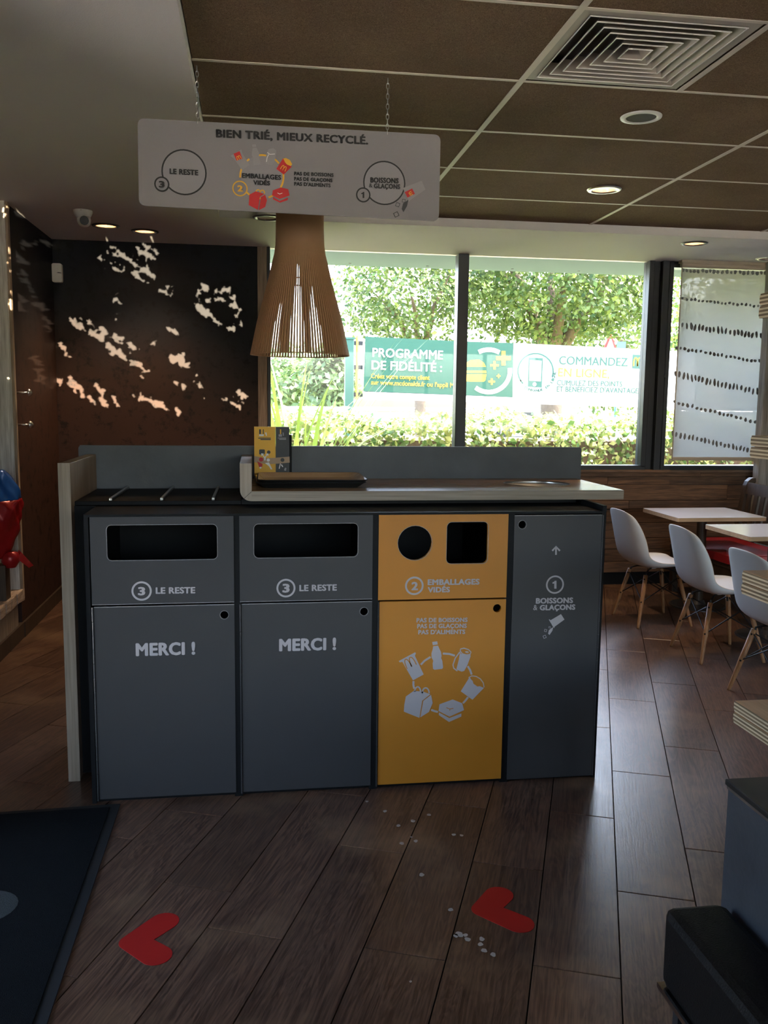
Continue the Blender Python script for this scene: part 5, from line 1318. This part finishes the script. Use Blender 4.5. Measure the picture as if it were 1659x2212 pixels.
barc(1017, 248, 93, -270 + 55, 20, 8, 'post_green'); barc(1017, 248, 93, 135, 150, 8, 'post_green')
bpoly('printed_phone', 'post_green', [zb2(*q) for q in ((980, 175), (1056, 180), (1050, 335), (975, 330))], .004, .002)
bshape('printed_screen', 'banner_white', [(986, 190), (1048, 194), (1044, 302), (983, 298)], .007)
Print(YN_ - .006).ring(*zb2(1012, 317), 4, 3.9).build('printed_button', 'banner_white', bn_)
for i, chx in enumerate('COMMANDE EN LIGNE'):
    if chx == ' ': continue
    a = R(122 - i * 7.4); cx_, cy_ = 1017 + 108 * math.cos(a), 250 + 108 * math.sin(a); tx, ty = math.sin(a), -math.cos(a)
    lettering('printed_letter', chx, *zb2(cx_ - tx * 6, cy_ - ty * 6), *zb2(cx_ + tx * 6, cy_ + ty * 6), 6.2, YN_ - .006, 'post_green', bn_, bold=.02, lift=.004)
bshape('printed_logo_square', 'post_green', [(1527, 160), (1582, 164), (1580, 238), (1525, 234)])
for a in m_shape(*zb2(1554, 222), 17, 18, R(2)): Print(YN_ - .007, lift=.003).line(a, 2.6).build('printed_emblem', 'banner_yellow', bn_)
gp = thing('fence_post', (at(755, 800, YN_).x, YN_ + .05, GZ), 'thick dark green post holding the banner end', 'post', 'banner posts')
x = at(755, 800, YN_).x; zt = at(755, 733, YN_).z
MB().box(x - .065, x + .065, YN_ + .0, YN_ + .13, GZ, zt).build('post_shaft', 'post_green', gp, bevel=.008); MB().box(x - .075, x + .075, YN_ - .01, YN_ + .14, zt, zt + .03).build('post_cap', 'post_green', gp)
for z in (zt - .05, zt - .40, zt - .80): MB().box(x + .065, x + .20, YN_ + .03, YN_ + .09, z - .03, z + .03).build('clamp', 'ink_black', gp)
x2 = at(772, 800, YN_).x
o = MB().tube((x2, YN_ + .045, at(772, 863, YN_).z), (x2, YN_ + .045, at(772, 725, YN_).z), .022, n=10).build('banner_pole', 'pole_orange', loc=(x2, YN_ + .05, at(772, 863, YN_).z)); tag(o, 'thin orange pole clamped between green post and banner', 'pole')
x3 = at(XE2 + 10, 800, YN_).x
gp2 = thing('fence_post', (x3, YN_ + .05, GZ), 'dark green post at the white end of the banner', 'post', 'banner posts')
MB().box(x3 - .065, x3 + .065, YN_, YN_ + .13, GZ, zt).build('post_shaft', 'post_green', gp2, bevel=.008)
# guard rail
gr_ = thing('guard_rail', (4, 38, GZ), 'galvanised guard rail along the road', 'guard rail')
for (z, h_) in ((1.16, .16), (.80, .12)):
    MB().prism([(37.98, z), (37.94, z + h_ * .25), (37.98, z + h_ * .5), (37.94, z + h_ * .75), (37.98, z + h_), (38.0, z + h_), (37.96, z + h_ * .75), (38.0, z + h_ * .5), (37.96, z + h_ * .25), (38.0, z)], (), 'x', -25, 45).build('rail_beam', 'rail_metal', gr_)
for k in range(24): MB().box(-24 + 2.9 * k, -23.9 + 2.9 * k, 38.0, 38.1, GZ, 1.3).build('rail_post', 'rail_metal', gr_)
# white car on the road
cx0 = at(1047, 880, 43).x
cr = thing('white_car', (cx0 + 2.1, 43, -.12), 'white hatchback passing on the road behind the banner', 'car')
side = [(0, .42), (.05, .78), (.10, 1.0), (.35, 1.36), (.75, 1.46), (1.9, 1.46), (2.7, 1.05), (3.7, .92), (4.1, .72), (4.15, .35), (3.7, .28), (.4, .28)]
MB().prism([(cx0 + a, b_ - .12) for a, b_ in side], (), 'y', 42.2, 43.9).build('body', 'car_white', cr, bevel=.05)
MB().prism([(cx0 + a, b_ - .12) for a, b_ in ((.55, 1.08), (.72, 1.36), (1.9, 1.38), (2.5, 1.06))], (), 'y', 42.19, 43.91).build('side_window', 'car_glass', cr)
MB().box(cx0 + .02, cx0 + .32, 42.17, 42.35, .70, .90).build('tail_light', 'tail_light', cr)
for a in (.8, 3.3):
    MB().tube((cx0 + a, 42.18, .20), (cx0 + a, 42.42, .20), .32, n=20).build('wheel', 'rubber', cr)
# road sign behind the banner
sx0 = at(1318, 735, 20).x
sg2 = thing('road_sign', (sx0, 20, GZ), 'red edged triangular road sign behind the banner', 'road sign')
MB().tube((sx0, 20.05, GZ), (sx0, 20.05, 3.0), .035, n=8).build('sign_pole', 'rail_metal', sg2)
tz0, tz1 = at(1318, 765, 20).z, at(1318, 722, 20).z
MB().prism([(sx0 - .22, tz0), (sx0 + .22, tz0), (sx0, tz1 + .05)], (), 'y', 19.98, 20.0).build('sign_face', 'ink_red', sg2)
MB().prism([(sx0 - .13, tz0 + .05), (sx0 + .13, tz0 + .05), (sx0, tz1 - .07)], (), 'y', 19.97, 19.98).build('sign_field', 'banner_white', sg2)
sx1 = at(1338, 735, 20.5).x
sg3 = thing('road_sign', (sx1, 20.5, GZ), 'blue road sign panel on a pole behind the banner', 'road sign')
MB().tube((sx1, 20.55, GZ), (sx1, 20.55, 2.9), .035, n=8).build('sign_pole', 'blue_paint', sg3)
MB().box(sx1 - .06, sx1 + .16, 20.48, 20.5, at(1338, 770, 20.5).z, at(1338, 738, 20.5).z).build('sign_face', 'blue_paint', sg3)

# ---- added unseen shrub, its gaps shaped to pass the spot as wall dapples
zw = lambda x, y: (x * .36166, 400 + y * .36166)
GAPS = """710,395,50,14,30;740,430,60,14,30;690,420,40,12,30;820,370,30,14,20;870,365,40,16,10;840,400,60,16,35;895,425,80,26,35;930,400,40,14,40;770,450,70,16,35;800,470,60,14,35;980,490,90,30,30;870,510,60,30,30;910,540,50,20,40;810,540,70,20,30;690,500,60,16,35;860,575,20,12,30;1100,460,22,14,20;1190,440,40,18,40;1250,450,30,22,20;1070,500,20,12,0;1130,540,90,16,30;1185,580,20,20,0;1225,615,50,34,20;1185,640,40,20,-60;1290,630,18,22,0;1340,625,14,16,0;1370,628,18,20,0;1270,510,16,14,0;1330,520,50,12,35;1380,575,50,20,35;1460,575,46,34,30;1475,520,14,12,0;1520,550,30,16,30;970,635,60,20,30;1000,605,12,12,0;1240,690,36,18,20;1315,685,60,26,10;1390,670,22,14,0;1395,720,50,20,20;1430,740,30,12,20;1210,740,110,30,30;1220,775,50,20,30;1280,800,30,14,30;1305,830,36,18,20;1385,860,36,26,0;1440,835,14,12,0;1480,800,20,14,0;1525,780,24,16,20;600,440,40,14,60;700,690,50,14,35;1415,775,20,12,0
455,830,110,34,40;540,825,50,18,35;545,880,44,26,60;580,900,44,26,60;608,920,40,22,60;615,870,70,20,50;650,955,50,30,60;680,985,44,26,60;690,910,60,24,65;725,915,30,16,70;715,1010,44,26,60;738,1035,40,22,60;790,960,70,24,35;785,1055,36,26,60;815,1070,36,24,60;845,1082,34,20,50;870,1115,24,20,0;848,1145,26,16,40;1030,870,90,22,28;1040,1040,60,50,30;1090,1060,110,50,25;1085,1010,40,26,30;915,940,20,14,0;1170,1130,24,18,40;1050,1180,30,20,50;1095,1205,30,16,50;1195,1200,24,18,50;690,780,40,14,60;370,960,60,30,50;400,1010,50,20,50
355,1170,50,16,55;425,1165,50,26,55;455,1190,50,26,55;485,1215,44,22,55;445,1225,50,18,60;490,1250,44,18,55;545,1280,60,20,50;575,1200,40,24,65;605,1230,40,22,65;620,1300,80,26,55;690,1290,80,20,60;850,1270,40,24,40;895,1285,36,24,55;925,1300,36,24,55;955,1315,34,20,55;985,1328,40,16,60;1065,1345,50,26,40;1145,1380,60,34,30;1170,1440,70,36,30;1250,1490,70,36,30;1440,1250,80,30,45;1345,1275,24,20,0;1395,1305,30,18,45;1425,1325,30,16,45;1320,1430,60,20,55;1360,1455,50,20,60;1350,1500,70,16,60;1505,1440,40,30,30;950,1510,50,12,65;1055,1495,30,12,70;885,1500,30,10,65
110,180,30,6,75;140,360,60,8,75;212,360,50,7,75;278,345,50,9,75;105,430,90,18,80;128,480,100,16,80;160,560,110,20,78;182,600,60,16,78;90,720,80,10,85;125,690,80,8,85;255,740,60,14,85;290,830,100,10,80;185,1030,60,8,85;228,1050,70,10,80;238,1140,100,18,78;262,1165,50,10,80;125,1480,70,10,85;150,1500,50,8,85"""
YG = -5.6
def to_gobo(x, y):
    px = zw(x, y); d = FW * F + RT * (px[0] - 829.5) - UP * (px[1] - 1106)
    p = EYE + d * (YF / d.y)
    if p.x < XL: p = EYE + d * (XL / d.x)
    g = ADDED_SPOT + (p - ADDED_SPOT) * ((YG - ADDED_SPOT.y) / (p.y - ADDED_SPOT.y)); return g.x, g.z
gc, gm = [], []
for it in GAPS.replace('\n', ';').split(';'):
    x, y, ln, wd, an = [float(v) for v in it.split(',')]
    c0_, s0_ = math.cos(R(an)), math.sin(R(an))
    g0 = np.array(to_gobo(x, y)); g1 = np.array(to_gobo(x + c0_ * ln * .5, y + s0_ * ln * .5)) - g0; g2 = np.array(to_gobo(x - s0_ * wd * .5, y + c0_ * wd * .5)) - g0
    gv = Vector((g0[0], YG, g0[1])) - ADDED_SPOT
    def ray_at(Y): return ADDED_SPOT + gv * ((Y - ADDED_SPOT.y) / gv.y)
    a_, b2, c2 = ray_at(YS), ray_at(YR), ray_at(YP)
    if (-.52 < a_.x < .80 and a_.z > 2.22) or b2.z < 1.40 or (c2.z > 1.76 and (abs(c2.x - pc.x) < .14 or abs(c2.x - pc.x) < .30 - (c2.z - 1.8) * .28)): continue   # these never reach the wall
    A = np.stack([g1, g2], 1); gc.append(g0); gm.append(A)
p0 = np.array(to_gobo(780, 950))
shb = thing('added_gobo_shrub', (p0[0], YG, GZ), 'added small leaved shrub behind the viewer, gaps shaped to dapple the end wall', 'shrub')
def leaves_round_gaps(n, size, clear, nm):
    gx_ = rng.uniform(-.56, .56, n) + p0[0]; gz_ = rng.uniform(-.56, .56, n) + p0[1]; keep = np.ones(n, bool)
    for g0, A in zip(gc, gm):
        d = np.stack([gx_ - g0[0], gz_ - g0[1]]); u_, s2, vt_ = np.linalg.svd(A); q = u_.T @ d
        keep &= ~((q[0] / (max(s2[0], .002) + clear)) ** 2 + (q[1] / (max(s2[1], .0018) + clear)) ** 2 < 1)
    gx_, gz_ = gx_[keep], gz_[keep]; n = len(gx_)
    foliage(nm, shb, np.stack([gx_, YG + rng.normal(0, .012, n), gz_], 1), np.tile(np.array([0, -3.0, 0]), (n, 1)), size, 'leaf_tree', .75)
leaves_round_gaps(9000, .024, .018, 'foliage'); leaves_round_gaps(42000, .0085, .0042, 'young_foliage')
MB().path([(p0[0], YG + .04, GZ), (p0[0] + .02, YG + .04, .8), (p0[0], YG + .03, p0[1] - .5)], [.03, .025, .012], 8).build('stem', 'bark', shb, smooth=True)
